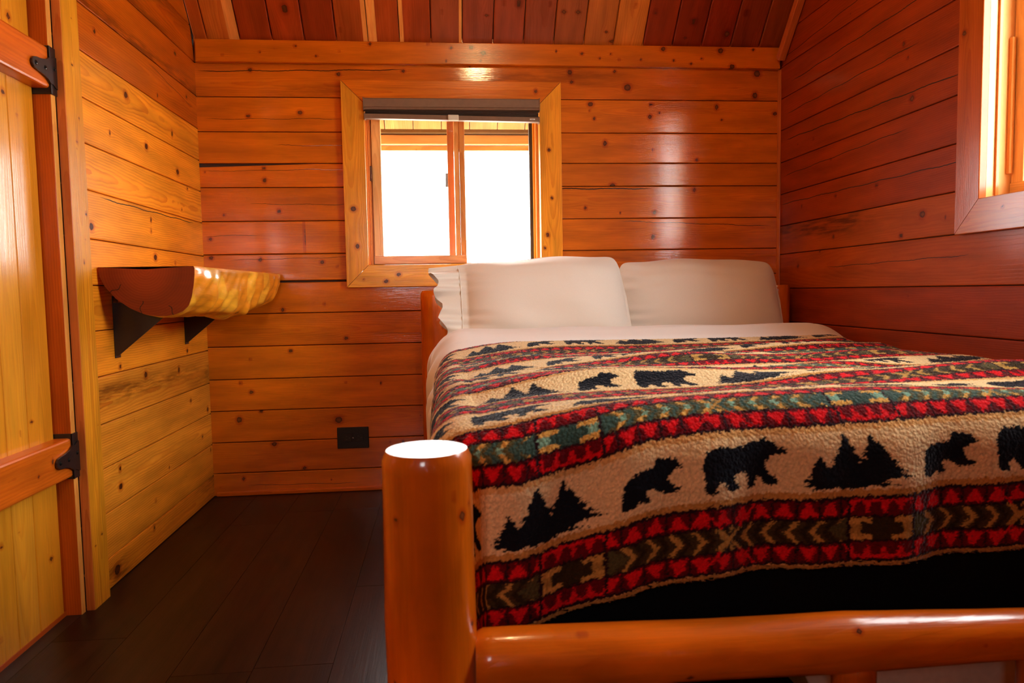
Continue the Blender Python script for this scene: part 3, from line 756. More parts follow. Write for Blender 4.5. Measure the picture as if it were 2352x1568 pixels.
dr = empty('door_1', (-.06, -1.19, 0)); tag(dr, kind='structure')
DX = -.042
KD = [(-1.229,1.542,.0092),(-1.219,1.306,.0046),(-1.239,.548,.0075),(-1.271,1.35,.0079),(-1.190,.176,.0083),(-1.415,.069,.0062),(-1.322,.289,.0044),(-1.392,.282,.0063)]
ys = [-1.142, -1.255, -1.345, -1.435, -1.525, -1.615, -1.705, -1.795, -1.885, -1.955]
mb = MB()
for i in range(len(ys)-1):
    y1, y0 = ys[i], ys[i+1]; g = .0022
    c = [s2l((236, 158, 36)), s2l((238, 166, 44)), s2l((234, 154, 34)), s2l((237, 162, 40))][i % 4]
    board(mb, (DX, y0+g/2, .012), (0, 0, 1), (0, 1, 0), (1, 0, 0), 1.985, y1-y0-g, .035, 110+i, [(k_[1]-.012, k_[0]-y0, k_[2]) for k_ in KD if y0 < k_[0] < y1],
          col=c, autok=True, kdens=1.5, bev=.002, res=.008, pith=0 if i == 0 else None)
part(mb, 'planks', DOORW, dr)
bat = []
for (zc, kk) in ((1.447, []), (.432, [(.05, .055, .004), (.135, .062, .008), (.20, .04, .004)])):
    mb = MB()
    board(mb, (-.002, -1.0960, zc-.052), (0, -1, 0), (0, 0, 1), (1, 0, 0), .80, .104, .04, 130+int(zc*10), kk, col=s2l((226, 108, 20)), autok=False, bev=.006, res=.006, pith=0)
    bat.append(part(mb, 'batten', LOG if False else TRIM, dr))
def hinge(zc, flip):
    # strap outline in (y, z): y from knuckle going to -y
    pts = [(0, .052), (-.012, .050), (-.030, .040), (-.036, .043), (-.052, .030), (-.072, .024), (-.085, .021), (-.098, .020), (-.112, .016), (-.120, .006),
           (-.120, -.006), (-.112, -.016), (-.098, -.020), (-.085, -.021), (-.072, -.024), (-.052, -.030), (-.036, -.043), (-.030, -.040), (-.012, -.050), (0, -.052)]
    mb = MB(); x0, x1 = .001, .0055; k = len(pts)
    q_ = [(-.1385+.0+a, zc+b*.78-.006) for a, b in pts]
    q_ = [(-1.1040+a, zc+b*.80-.004) for a, b in pts]
    V = [(x0, a, b) for a, b in q_]+[(x1, a, b) for a, b in q_]
    mb.add(V, [[[i, i+k, (i+1) % k+k, (i+1) % k] for i in range(k)], list(range(k))[::-1], list(range(k, 2*k))], 0)
    o = part(mb, 'hinge', BLACK, dr)
    mb = MB(); tube(mb, (.003, -1.1000, zc-.062), (.003, -1.1000, zc+.058), .0055, 14)
    tube(mb, (.003, -1.1000, zc+.058), (.003, -1.1000, zc+.062), .0065, 14); kn = part(mb, 'knuckle', BLACK, o); kn.location = (0, 0, 0)
    mb = MB(); bevbox(mb, (-.050, -1.1395, zc-.062), (.004, -1.1355, zc+.060), .001); bevbox(mb, (-.001, -1.1395, zc-.062), (.003, -1.1020, zc+.060), .001); lf = part(mb, 'jamb_leaf', BLACK, o); lf.location = (0, 0, 0)
    mb = MB()
    for (a, b) in ((-.018, .012), (-.062, .0), (-.104, -.0)):
        y_, z_ = -1.1040+a, zc+b*.8-.004
        tube(mb, (.0055, y_, z_), (.0075, y_, z_), .006, 14, r1=.0045); tube(mb, (.0075, y_, z_), (.0085, y_, z_), .0045, 14, r1=.002)
    sc = part(mb, 'screws', plain('black_screw', (.02, .02, .02), .2, .5), o); sc.location = (0, 0, 0)
hinge(1.442, False); hinge(.436, True)

# ------------------------------------------------------------------ wall outlet
ou = empty('electrical_outlet', (.59, 0, .235)); tag(ou, 'black horizontal electrical outlet plate low on the back wall left of the bed', 'outlet')
mb = MB(); bevbox(mb, (.524, -.0075, .189), (.658, -.001, .281), .003); part(mb, 'cover_plate', BLACK, ou)
for xx in (.566, .616):
    mb = MB(); bevbox(mb, (xx-.019, -.0095, .218), (xx+.019, -.0078, .252), .0015)
    so = part(mb, 'socket', BLACK, ou)
    mb = MB()
    for dz in (-.007, .007): mb.box((xx-.006, -.0099, .235+dz-.001), (xx+.002, -.0096, .235+dz+.001))
    tube(mb, (xx+.010, -.0096, .235), (xx+.010, -.0099, .235), .0025, 10); s_ = mb.build('slots', RUBBER); s_.parent = so
mb = MB(); tube(mb, (.591, -.0076, .235), (.591, -.0088, .235), .003, 12); tag(part(mb, 'screw', plain('steel_screw', (.6, .6, .6), .2, 1.), ou), 'steel screw')

# ------------------------------------------------------------------ half-log shelf on brackets
sh = empty('log_shelf', (.0, -.5, .8)); tag(sh, 'split half log wall shelf with bark-worn edge on black brackets, on the left wall', 'shelf')
outl = np.array([(.004,.943),(.008,.915),(.020,.888),(.050,.851),(.088,.823),(.125,.806),(.162,.799),(.188,.799),(.212,.803),(.235,.812),(.252,.828),(.262,.855),(.268,.885),(.272,.915),(.273,.937),(.270,.943)])
# resample outline
dd = np.concatenate([[0], np.cumsum(np.linalg.norm(np.diff(outl, axis=0), axis=1))]); tt = np.linspace(0, dd[-1], 70)
ox = np.interp(tt, dd, outl[:, 0]); oz = np.interp(tt, dd, outl[:, 1])
ny = 140; Y = np.linspace(-.945, -.03, ny); mb = MB()
YY, KK = np.meshgrid(Y, np.arange(70), indexing='ij'); s_ = (YY+.945)/.915
OX, OZ = ox[KK], oz[KK]; ang = tt[KK]
fl = 1+.16*s_
depth = .943-OZ
depth = depth*(1+.10*np.sin(s_*3.1)-.25*np.clip(s_-.62, 0, 1)**1*1.2)
bulge = (.006*fnoise(YY*1.0, ang*2, 3, 3.)+.0035*fnoise(YY, ang, 8, 12.))*np.clip(depth/.03, 0, 1)*np.clip(s_/.03, 0, 1)
bulge += .014*np.exp(-(((YY+.50)/.05)**2+((ang-.25)/.04)**2)) + .010*np.exp(-(((YY+.40)/.03)**2+((ang-.30)/.03)**2))
PX = np.where(OX > .02, OX*fl, OX)+bulge*np.clip((OX-.1)/.1, -.2, 1); PZ = .943-depth-bulge*np.clip(depth/.06, 0, 1)
edge = np.clip(1-s_/.006, 0, 1)*.003
V = np.stack([PX, YY, PZ], -1)
kdm = np.full(YY.shape, 9.)
for (a, b, r_) in ((-.46, .30, .008), (-.60, .22, .006), (-.3, .25, .01)): kdm = np.minimum(kdm, np.sqrt(((YY-a)/r_)**2+((ang-b)/r_)**2))
blot = fnoise(YY*1.2, ang*1.5, 12, 4)
bcs = np.where((blot > .15)[..., None], np.array(s2l((250, 178, 48))), np.array(s2l((238, 148, 30))))
gvv = np.stack([YY+3, ang, ang*0+5], -1)
sdv = np.where(YY < -.72, YY+.76+.3*(ang-.35)**2, 1.); thv = np.where((YY < -.6) & (ang > .26) & (ang < .34), .0016, 0)
mb.add(V.reshape(-1, 3), [grid_faces(ny, 70)], 0, True, bc=bcs.reshape(-1, 3), gv=gvv.reshape(-1, 3), ring=(.02*blot+.03*fnoise(YY, ang, 31, 3)).ravel(), kd=kdm.ravel(), sd=sdv.ravel(), th=thv.ravel())
# flat top
V2 = np.stack([V[:, 0], V[:, -1]], 1); mb.add(V2.reshape(-1, 3), [grid_faces(ny, 2)[:, ::-1]], 0, False, bc=s2l((236, 160, 74)), gv=np.stack([V2[..., 1], V2[..., 0], V2[..., 0]*0+2], -1).reshape(-1, 3), ring=V2[..., 0].ravel())
part(mb, 'half_log', LOG, sh)
for yi, flip in ((0, False), (ny-1, True)):      # sawn ends with growth rings
    mb = MB(); cen = np.array((.135, .935)); nr = 26; E = V[yi]; R_ = []
    for q in range(nr):
        f_ = q/(nr-1); pp = E.copy(); pp[:, 0] = cen[0]+(E[:, 0]-cen[0])*f_; pp[:, 2] = cen[1]+(E[:, 2]-cen[1])*f_; R_.append(pp)
    R_ = np.array(R_); rr = np.sqrt((R_[..., 0]-cen[0])**2+(R_[..., 2]-cen[1])**2)
    an = np.arctan2(R_[..., 2]-cen[1], R_[..., 0]-cen[0])
    dk = np.interp(rr/.16, [0, .35, .5, .62, .68, 1.1], [1.3, 1.1, .85, .75, .8, .8])
    col = np.array(s2l((150, 58, 14)))*dk[..., None]
    sdd = np.ones(rr.shape); tht = np.zeros(rr.shape)
    for a0, r0, r1 in ((-2.55, .08, .13), (-1.72, .09, .15), (-1.05, .12, .16)):
        m_ = (rr > r0) & (np.abs(an-a0) < .3); sdd = np.where(m_, (an-a0)*rr+.004*np.sin(rr*180), sdd); tht = np.where(m_, .0011, tht)
    fcs = grid_faces(nr, 70)
    if flip: fcs = fcs[:, ::-1]
    mb.add(R_.reshape(-1, 3)+(0, -.0004 if not flip else .0004, 0), [fcs], 0, False, bc=col.reshape(-1, 3), gv=np.stack([R_[..., 0]*.3, R_[..., 2]*.1, rr*0], -1).reshape(-1, 3), ring=(rr*.55).ravel(), sd=sdd.ravel(), th=tht.ravel())
    tag(part(mb, 'sawn_end', wood_mat('sawn_log_end', ringamt=.5, ringp=.004, coat=.3, coatr=.3, rough=.5, blotch=.08, bump=.15) if yi == 0 else bpy.data.materials['sawn_log_end'], sh), 'reddish sawn end with growth rings')
for yb_ in (-.86, -.265):
    br_ = []
    mb = MB(); t_ = .0045
    pts = [(.003, .680), (.003, .84), (.17, .84), (.17, .812), (.012, .680)]
    k = len(pts); V_ = [(a, yb_, b) for a, b in pts]+[(a, yb_+t_, b) for a, b in pts]
    mb.add(V_, [[[i, (i+1) % k, (i+1) % k+k, i+k] for i in range(k)], list(range(k))[::-1], list(range(k, 2*k))], 0)
    bevbox(mb, (.0005, yb_, .672), (.004, yb_+.034, .86), .001)
    tube(mb, (.004, yb_+.02, .69), (.007, yb_+.02, .69), .004, 10)
    part(mb, 'bracket', BLACK, sh)

# ------------------------------------------------------------------ log bed
def log(mb, p0, p1, r0, r1, seed, knots=(), col=ORANGE, capcol=None, na=64, res=.012, wob=.012, rnd0=.006, mid=None, sink0=False):
    p0 = np.array(p0, float); p1 = np.array(p1, float); d = p1-p0; L = np.linalg.norm(d); d /= L
    a = np.array((0, -1., 0)) if abs(d[1]) < .9 else np.array((0, 0, 1.)); b = np.cross(d, a)
    nl = int(L/res)+2; l = np.linspace(0, L, nl)
    prof = np.ones(nl)
    for e, ll in ((0, l), (1, L-l)):
        prof *= np.where(ll < rnd0, 1-(1-np.sqrt(np.clip(1-(1-ll/rnd0)**2, 0, 1)))*(rnd0/max(r0, r1)), 1)
    th = np.linspace(0, 2*np.pi, na, endpoint=False)
    Lg, Tg = np.meshgrid(l, th, indexing='ij')
    rad = (r0+(r1-r0)*Lg/L)*prof[:, None]
    if mid is not None: rad = rad*np.interp(Lg, mid[0], mid[1])
    wobf = wob*(fnoise(Lg*1.0, np.cos(Tg)*.12, seed, 3.)+.5*fnoise(Lg, np.sin(Tg)*.1, seed+1, 7.))
    rad = rad*(1+wobf)
    P = p0+Lg[..., None]*d+(np.cos(Tg)*rad)[..., None]*a+(np.sin(Tg)*rad)[..., None]*b
    rm = max(r0, r1); arc = Tg*rm; rng = np.random.RandomState(seed)
    kd = np.full(Lg.shape, 9.)
    ks = list(knots)+[(rng.uniform(0, L), rng.uniform(0, 6.28), rng.choice([.003, .005])) for _ in range(int(L*5))]
    for (kl, ka, kr) in ks:
        da = (Tg-ka+np.pi) % (2*np.pi)-np.pi
        kd = np.minimum(kd, np.sqrt(((Lg-kl)/(kr*1.2))**2+((da*rm)/kr)**2))
    off = rng.uniform(0, 30)
    gv = np.stack([Lg+off, np.cos(Tg)*rm+off, np.sin(Tg)*rm+off], -1)
    ring = .02*fnoise(Lg*.8, np.cos(Tg)*.15, seed+3, 4.)+.02*fnoise(Lg*.4, np.sin(Tg)*.2, seed+4, 5.)
    bl_ = 1+.14*fnoise(Lg*.7, np.cos(Tg+.7)*.1, seed+7, 5.)
    V = P.reshape(-1, 3); i = np.arange(nl-1); j = np.arange(na)
    I, J = np.meshgrid(i, j, indexing='ij'); J2 = (J+1) % na
    f = np.stack([I*na+J, (I+1)*na+J, (I+1)*na+J2, I*na+J2], -1).reshape(-1, 4)
    mb.add(V, [f[:, ::-1]], 0, True, bc=(np.array(col)*bl_[..., None]).reshape(-1, 3), gv=gv.reshape(-1, 3), ring=ring.ravel(), kd=kd.ravel())
    cc = capcol or tuple(np.array(col)*.9)
    for e in (0, 1):
        E = P[0] if e == 0 else P[-1]; c = E.mean(0); nr = 12
        R_ = np.array([c+(E-c)*q/(nr-1) for q in range(nr)]); rr = np.linalg.norm(R_-c, axis=-1)
        I, J = np.meshgrid(np.arange(nr-1), np.arange(na), indexing='ij'); J2 = (J+1) % na
        ff = np.stack([I*na+J, (I+1)*na+J, (I+1)*na+J2, I*na+J2], -1).reshape(-1, 4)
        if e == 0: ff = ff[:, ::-1]
        ff = ff[:, ::-1] if False else ff
        mb.add(R_.reshape(-1, 3), [ff], 1, False, bc=cc, gv=(R_*.3).reshape(-1, 3), ring=rr.ravel()*.8)
ENDG = wood_mat('pale_log_end_grain', ringamt=.35, ringp=.006, coat=.6, coatr=.22, rough=.4, blotch=.1, bump=.3)
ENDC = s2l((225, 175, 130))

bed = empty('log_bed_frame', (1.7, -1.1, 0)); tag(bed, 'varnished peeled log bed frame with round corner posts, standing in the right back corner', 'bed frame')
HX0, HX1, FX0, FX1, HY, FY = .957, 2.432, .966, 2.424, -.145, -2.150
LC = s2l((210, 98, 8)); LC2 = s2l((216, 108, 14))
def lpart(name, p0, p1, r0, r1, seed, kn=(), col=LC, **k):
    mb = MB(); log(mb, p0, p1, r0, r1, seed, kn, col, ENDC, **k); return part(mb, name, [LOG, ENDG], bed)
lpart('head_post', (HX0, HY, 0), (HX0, HY, .862), .060, .056, 11)
lpart('head_post', (HX1, HY, 0), (HX1, HY, .862), .052, .048, 12)
# knots (l, angle) : angle 0 faces the camera (-y); cross(d,a) direction gives +x for upward logs
lpart('foot_post', (FX0, FY, 0), (FX0, FY, .639), .0645, .0615, 13, [(.553, -.75, .0045), (.555, .85, .0065), (.40, 1.1, .005), (.585, .62, .004), (.33, -.9, .003)], na=96)
lpart('foot_post', (FX1, FY, 0), (FX1, FY, .632), .060, .060, 14)
lpart('foot_rail', (FX0+.060, FY, .335), (FX1-.055, FY, .312), .0435, .036, 15, [(.30, .55, .004), (.40, 2.3, .004), (.55, -.8, .005), (.28, 2.6, .004)], col=LC2,
      mid=([0, .05, .35, .55, .75, .95, 1.4], [.97, 1.0, 1.0, 1.07, .96, .88, .95]), na=80)
lpart('foot_rail', (FX0+.055, FY, .10), (FX1-.055, FY, .10), .035, .034, 16)
for q, xx in enumerate((1.285, 1.588, 1.888, 2.19)):
    lpart('spindle', (xx, FY, .125), (xx, FY, .300), .031, .031, 20+q)
lpart('head_rail', (HX0+.05, HY, .715), (HX1-.045, HY, .715), .027, .027, 31)
lpart('head_rail', (HX0+.05, HY, .36), (HX1-.045, HY, .36), .036, .036, 32)
for q in range(5): 
    lpart('spindle', (1.2+q*.25, HY, .385), (1.2+q*.25, HY, .695), .022, .022, 34+q)
for (xx, q) in ((FX0+.012, 40), (FX1-.012, 41)):
    lpart('side_rail', (xx, HY-.05, .275), (xx, FY+.055, .275), .038, .038, q)

# ---- box spring and mattress
def rbox(mb, a, b, r, n=6, puff=0, **att):
    """rounded box through a subdivided cube projection"""
    a = np.array(a, float); b = np.array(b, float); c = (a+b)/2; h = (b-a)/2
    m = 26; u = np.linspace(-1, 1, m); U, W = np.meshgrid(u, u, indexing='ij')
    for ax in range(3):
        for s in (-1, 1):
            P = np.zeros((m, m, 3)); o1, o2 = (ax+1) % 3, (ax+2) % 3
            P[..., ax] = s*h[ax]; P[..., o1] = U*h[o1]; P[..., o2] = W*h[o2]
            inner = np.clip(P, -(h-r), h-r); d = P-inner; ln = np.linalg.norm(d, axis=-1, keepdims=True)
            P = inner + d/np.maximum(ln, 1e-9)*r
            f = grid_faces(m, m)
            if s < 0: f = f[:, ::-1]
            mb.add((P+c).reshape(-1, 3), [f], 0, True, **att)
mb = MB(); rbox(mb, (1.025, -2.02, .200), (2.37, -.21, .262), .012)
bs = mb.build('box_spring', LINEN)
for v_ in bs.data.vertices:      # fabric hangs lower toward the wall side
    if v_.co.z < .235: v_.co.z += (.036 if v_.co.x < 1.6 else -.07)+.003*math.sin(v_.co.x*30)
bs.data.update(); tag(bs, 'pale fabric box spring under the mattress, showing below the foot rail', 'box spring')
mb = MB(); rbox(mb, (1.0, -2.012, .263), (2.42, -.215, .610), .055)
ma = mb.build('mattress', BLACKFAB); tag(ma, 'black sided mattress lying on the log bed frame under the bear blanket', 'mattress')

# ---- draped cloth surface
def ridge(X, Yy):
    z = .0075*np.sin(Yy*17+X*2.2+.8*np.sin(X*3.1))*np.clip((-Yy-.7)/.3, 0, 1)
    z += .006*np.sin(Yy*9-X*4.5+1.2)
    for (x0, y0, sx, sy, am, rot) in ((1.34, -1.62, .30, .05, .028, .12), (1.12, -1.40, .14, .045, -.020, .5), (1.62, -1.28, .22, .06, .020, -.25), (1.95, -1.47, .20, .05, .022, .3),
                                 (1.75, -1.68, .18, .045, .016, -.15), (2.2, -1.25, .2, .07, .020, .2), (1.45, -1.02, .3, .05, .012, .05), (2.15, -1.72, .22, .07, .018, .1), (1.2, -1.15, .15, .04, .014, .35), (2.05, -1.0, .3, .05, .014, -.1), (1.35, -1.86, .25, .05, -.010, .1)):
        dx = X-x0; dy = Yy-y0; a = dx*math.cos(rot)+dy*math.sin(rot); b = -dx*math.sin(rot)+dy*math.cos(rot)
        z += am*np.exp(-(a/sx)**2-(b/sy)**2)
    return z*.9
def drape(U, V, XL, XR, YF, R, RF, ztop):
    """U world x parameter, V distance measured toward the foot (=-y on the flat)"""
    ol = np.clip(XL-U, 0, None); orr = np.clip(U-XR, 0, None); of = np.clip(V-YF, 0, None)
    sx = np.where(ol > 0, ol, orr); r = np.sqrt(sx**2+of**2)+1e-9
    Rm = (R*sx+RF*of+R*1e-6)/(sx+of+1e-6)
    a = np.minimum(r/Rm, np.pi/2); hz = Rm*np.sin(a); dz = Rm*(1-np.cos(a))+np.clip(r-Rm*np.pi/2, 0, None)
    nx = np.where(ol > 0, -1, 1)*sx/r; ny = of/r
    X = np.clip(U, XL, XR)+hz*nx; Yy = -(np.minimum(V, YF)+hz*ny)
    Z = ztop-dz
    return X, Yy, Z, a, dz

# ---- sheet turned back over the blanket
nu, nv = 260, 180
u = np.linspace(.72, 2.56, nu); v = np.linspace(.24, 1.45, nv); U, V = np.meshgrid(u, v, indexing='ij')
zt = np.interp(V, [.24, .39, .44, .49, .55, .61, .68, .74, .82, 1.45], [.630, .633, .668, .706, .720, .714, .688, .658, .624, .618])
X, Yy, Z, a, dz = drape(U, V, 1.075, 2.345, 3., np.interp(V, [.24, .6, 1.0, 1.45], [.135, .137, .130, .105]), .1, zt)
flat = 1-np.clip(a/1.2, 0, 1)
Z += flat*(.0035*fnoise(X*.5, Yy, 77, 5)+.0018*np.sin((Yy*60)+X*3))*np.clip(zt-.64, 0, .06)/.06
X += np.clip(a/1.2, 0, 1)*(.007*np.sin(Yy*26+Z*8)+.004*np.sin(Yy*55))
mb = MB(); P = np.stack([X, Yy, Z], -1)
mb.add(P.reshape(-1, 3), [grid_faces(nu, nv)[:, ::-1]], 0, True)
sh_ = mb.build('bed_sheet', SHEET); tag(sh_, 'white cotton sheet turned back over the top edge of the bear blanket', 'sheet')
so = sh_.modifiers.new('thick', 'SOLIDIFY'); so.thickness = .004; so.offset = -1

# ---- patterned fleece blanket
def poly_in(px, py, poly):
    n = len(poly); ins = np.zeros(px.shape, bool); j = n-1
    for i in range(n):
        xi, yi = poly[i]; xj, yj = poly[j]
        c = ((yi > py) != (yj > py)) & (px < (xj-xi)*(py-yi)/(yj-yi+1e-12)+xi); ins ^= c; j = i
    return ins
BEAR = [(0,.36),(-.01,.55),(0,.72),(.05,.86),(.14,.92),(.26,.93),(.38,.91),(.5,.93),(.60,.99),(.70,1.0),(.735,1.04),(.765,1.06),(.79,1.0),(.86,.95),(.90,.86),(1.0,.78),(.985,.71),(.90,.70),(.82,.66),(.77,.58),(.75,.48),(.79,.34),(.86,.22),(.90,.12),(.90,.05),(.80,.03),(.75,.07),(.72,.18),(.66,.26),(.63,.14),(.64,.03),(.56,.0),(.53,.06),(.54,.20),(.52,.34),(.42,.38),(.37,.32),(.36,.2),(.42,.12),(.44,.05),(.36,.0),(.28,.04),(.25,.14),(.20,.24),(.15,.18),(.13,.1),(.16,.02),(.08,-.02),(.01,.03),(0,.15)]
CUB = [(0,.0),(-.02,.2),(.02,.5),(.07,.68),(.18,.76),(.32,.78),(.45,.80),(.54,.86),(.58,1.0),(.64,1.04),(.70,.98),(.80,.98),(.88,.93),(1.0,.78),(.97,.72),(.86,.70),(.78,.60),(.76,.48),(.80,.38),(.88,.30),(.98,.26),(.92,.20),(.80,.16),(.70,.16),(.62,.24),(.54,.30),(.46,.34),(.38,.28),(.42,.16),(.46,.06),(.38,.02),(.30,.08),(.22,.04),(.14,-.03)]
def tree(cx, base, top, hw, lean=0):
    L_ = []; R_ = []; n = 6
    for i in range(n):
        t0 = i/n; y0 = top-(top-base)*t0; wv = hw*(t0+.12)
        ye = top-(top-base)*(t0+.16)
        L_ += [(cx-wv*.55+lean*t0, y0-.01), (cx-wv*1.15+lean*t0, ye-.02*(i % 2))]; R_ += [(cx+wv*.55+lean*t0, y0-.005), (cx+wv*1.2+lean*t0, ye-.03*((i+1) % 2))]
    return [(cx, top+.02)]+R_+[(cx+hw*.25+lean, base+.02), (cx+hw*.2+lean, base-.03), (cx-hw*.2+lean, base-.03), (cx-hw*.25+lean, base+.02)]+L_[::-1]
TREES = [tree(.17, .02, .66, .21, .02), tree(.44, -.04, 1.02, .32), tree(.70, .10, .98, .30, .08), tree(.55, -.03, .45, .36)]
LB, DB, RD_, DR, TEAL, GRN, GLD, OLV, BRN, NVY, MAR = [np.array(s2l(c)) for c in ((238, 206, 152), (200, 144, 74), (222, 18, 28), (104, 8, 18), (124, 168, 146), (62, 88, 80), (214, 164, 82), (92, 84, 50), (70, 54, 30), (22, 24, 32), (42, 18, 24))]
TILE, PER, BH = .50, .222, .108
def pattern(px, pv, seed=1):
    """px: metres across, pv: metres from the foot hem toward the head"""
    n = px.size; rng = np.random.RandomState(seed)
    jx = .0011*rng.randn(*px.shape); jy = .0011*rng.randn(*px.shape)
    x = px+jx+.0016*fnoise(px, pv, 5, 60); y = pv+jy+.0016*fnoise(px, pv, 6, 60)
    col = np.empty(px.shape+(3,)); col[:] = LB
    row = np.floor((y-.006)/PER).astype(int); t = (y-.006)-row*PER
    ph = np.where(row % 2 == 0, 1.142, 1.285+.0)
    # --- picture rows: from BH to PER
    inrow = t >= BH
    rh = PER-BH; ty = (t-BH-.017)/(rh-.034)
    tx = ((x-ph+.085) % TILE)
    def put(mask, c): col[mask] = c
    put(inrow & (t > PER-.010), DB*.9+LB*.25); put(inrow & (t < BH+.010), DB)
    for pl in TREES:
        put(inrow & poly_in((tx-.0)/.165, ty, pl), NVY)
    put(inrow & poly_in((tx-.205)/.098, ty/.82-.06, CUB), NVY)
    put(inrow & poly_in((tx-.335)/.142, ty/.95-.04, BEAR), NVY)
    # --- geometric band
    bnd = (t >= 0) & (t < BH); tb = t/BH; teal = row % 2 == 1
    sx = (x-1.185) % TILE; sxn = sx/TILE     # block centred at 0
    d = np.minimum(sx, TILE-sx)               # distance from block centre
    blk = d < .052
    put(bnd, MAR)
    def T3(m, c1, c2): 
        col[m & teal] = c1; col[m & ~teal] = c2
    up = (tb > .70) & (tb < .955); lo = (tb > .045) & (tb < .30)
    put(bnd & (up | lo), DR)
    # red triangles
    tp = .036
    for (m, ax0, hh) in ((up, .70, .255), (lo, .30, -.255)):
        q = ((tb-ax0)/hh)            # 0 inner edge .. 1 outer edge
        tri = np.abs(((x+.0) % tp)-tp/2) < .0155*(1-np.abs(q))+.0012
        tri &= (q > .12) & (q < .92)
        put(bnd & m & tri & ~blk, RD_)
        tri2 = np.abs((x % .025)-.0125) < .009*(np.abs(q) if True else 1); tri2 &= (q > .15) & (q < .8)
        put(bnd & m & blk & tri2, RD_)
        put(bnd & m & (np.abs(((x+.018) % tp)-tp/2) < .0018) & ~blk, MAR)
    put(bnd & blk & (np.abs(tb-.92) < .022), RD_); put(bnd & blk & (np.abs(tb-.08) < .022), RD_)
    mid = bnd & (tb >= .335) & (tb <= .665); c_ = np.abs(tb-.5)/.165   # 0 centre..1 edge
    T3(mid, OLV, BRN)
    s_ = np.where(sxn < .5, 1, -1)   # chevrons point away from block to the crossing
    cp = .037
    chev = ((sx*s_ - (1-c_)*.016*1.0) % cp)
    gold = chev < .0095
    T3(mid & gold & (c_ > .38), GLD, GLD*.72); T3(mid & gold & (c_ <= .38), TEAL, GLD*.72)
    T3(mid & (chev > .016) & (chev < .026), GRN, BRN*.5)
    # plain wedge beside the block
    near = (d > .052) & (d < .052+.036*(1-c_*.75)); T3(mid & near, GRN, OLV*.8)
    # block content: two facing arrow shapes
    inb = mid & blk
    T3(inb, GRN*.8, BRN*.6)
    arr = inb & (d > .024+.016*(1-c_)) ; T3(arr, GLD, GLD*.85)
    T3(inb & (c_ > .55) & (d > .016), GLD, GLD*.85); T3(inb & (c_ < .45) & (d > .032), TEAL, GLD*.6)
    # dark edges
    put(bnd & (np.abs(d-.052) < .0028), MAR); 
    # diagonal crossing half way between blocks
    dc_ = TILE/2-d; sg = np.where(sx > TILE/2, 1, -1)
    cross = (np.abs(np.abs(dc_)-np.abs(tb-.5)*.105) < .0032)
    put(bnd & cross & (c_ > 1), RD_); put(bnd & cross & (c_ <= 1), GLD*.7)
    put(bnd & ((tb > .955) | (tb < .045)), MAR)
    # stitched hem
    put(pv < .006, DB*.75)
    return col

XL, XR, YF, RS_, RF = 1.050, 2.345, 1.965, .085, .078
ZTOP = .661
hemx = [0.6, 1.10, 1.20, 1.30, 1.40, 1.55, 2.0, 2.40, 2.9]; hemd = [.28, .254, .232, .198, .186, .184, .168, .160, .15]
def hemV(x): return YF + RF*math.pi/2 - 0*x + np.interp(x, hemx, hemd)
nu = 720; u = np.linspace(.60, 2.46, nu)
vh = hemV(u)
vtop = .735 + .0*u
# finer rows towards the foot
s = np.linspace(0, 1, 760); s = 1-(1-s)**1.25
Ug = np.repeat(u[:, None], len(s), 1); Vg = vtop[:, None]+(vh-vtop)[:, None]*s[None]
# left of the bed edge the head end of the blanket falls back toward the foot
X, Yy, Z, a, dz = drape(Ug, Vg, XL, XR, YF, RS_, RF, ZTOP+0*Ug)
flat = 1-np.clip(a/1.3, 0, 1)
Z += flat*ridge(X, Yy)*np.clip((Vg-.70)/.12, .25, 1)
Z += flat*.022*np.exp(-((Vg-.74)/.09)**2)
Z -= flat*.02*np.clip((1.25-X)/.2, 0, 1)**2
# folds on hanging parts
hang = np.clip(dz/.12, 0, 1)
isf = (Vg > YF)
Yy -= np.where(isf, hang*(.010*np.sin(X*19+1)+.006*np.sin(X*41))+.012*hang, 0)
X += np.clip((XL-Ug)/.12, 0, 1)*hang*(.006*np.sin(Yy*24)+.003*np.sin(Yy*60))
Z += .0006*np.random.RandomState(3).randn(*Z.shape)
pv = (vh[:, None]-Vg)
col = pattern(Ug, pv)
mb = MB(); P = np.stack([X, Yy, Z], -1)
mb.add(P.reshape(-1, 3), [grid_faces(nu, len(s))[:, ::-1]], 0, True, bc=col.reshape(-1, 3), gv=np.stack([Ug, pv, 0*pv], -1).reshape(-1, 3))
bk = mb.build('blanket', [FLEECE, BLACKFAB]); tag(bk, 'fleece blanket with black bears, pine trees and red geometric bands spread over the bed', 'blanket')
so = bk.modifiers.new('thick', 'SOLIDIFY'); so.thickness = .006; so.offset = -1; so.material_offset = 1

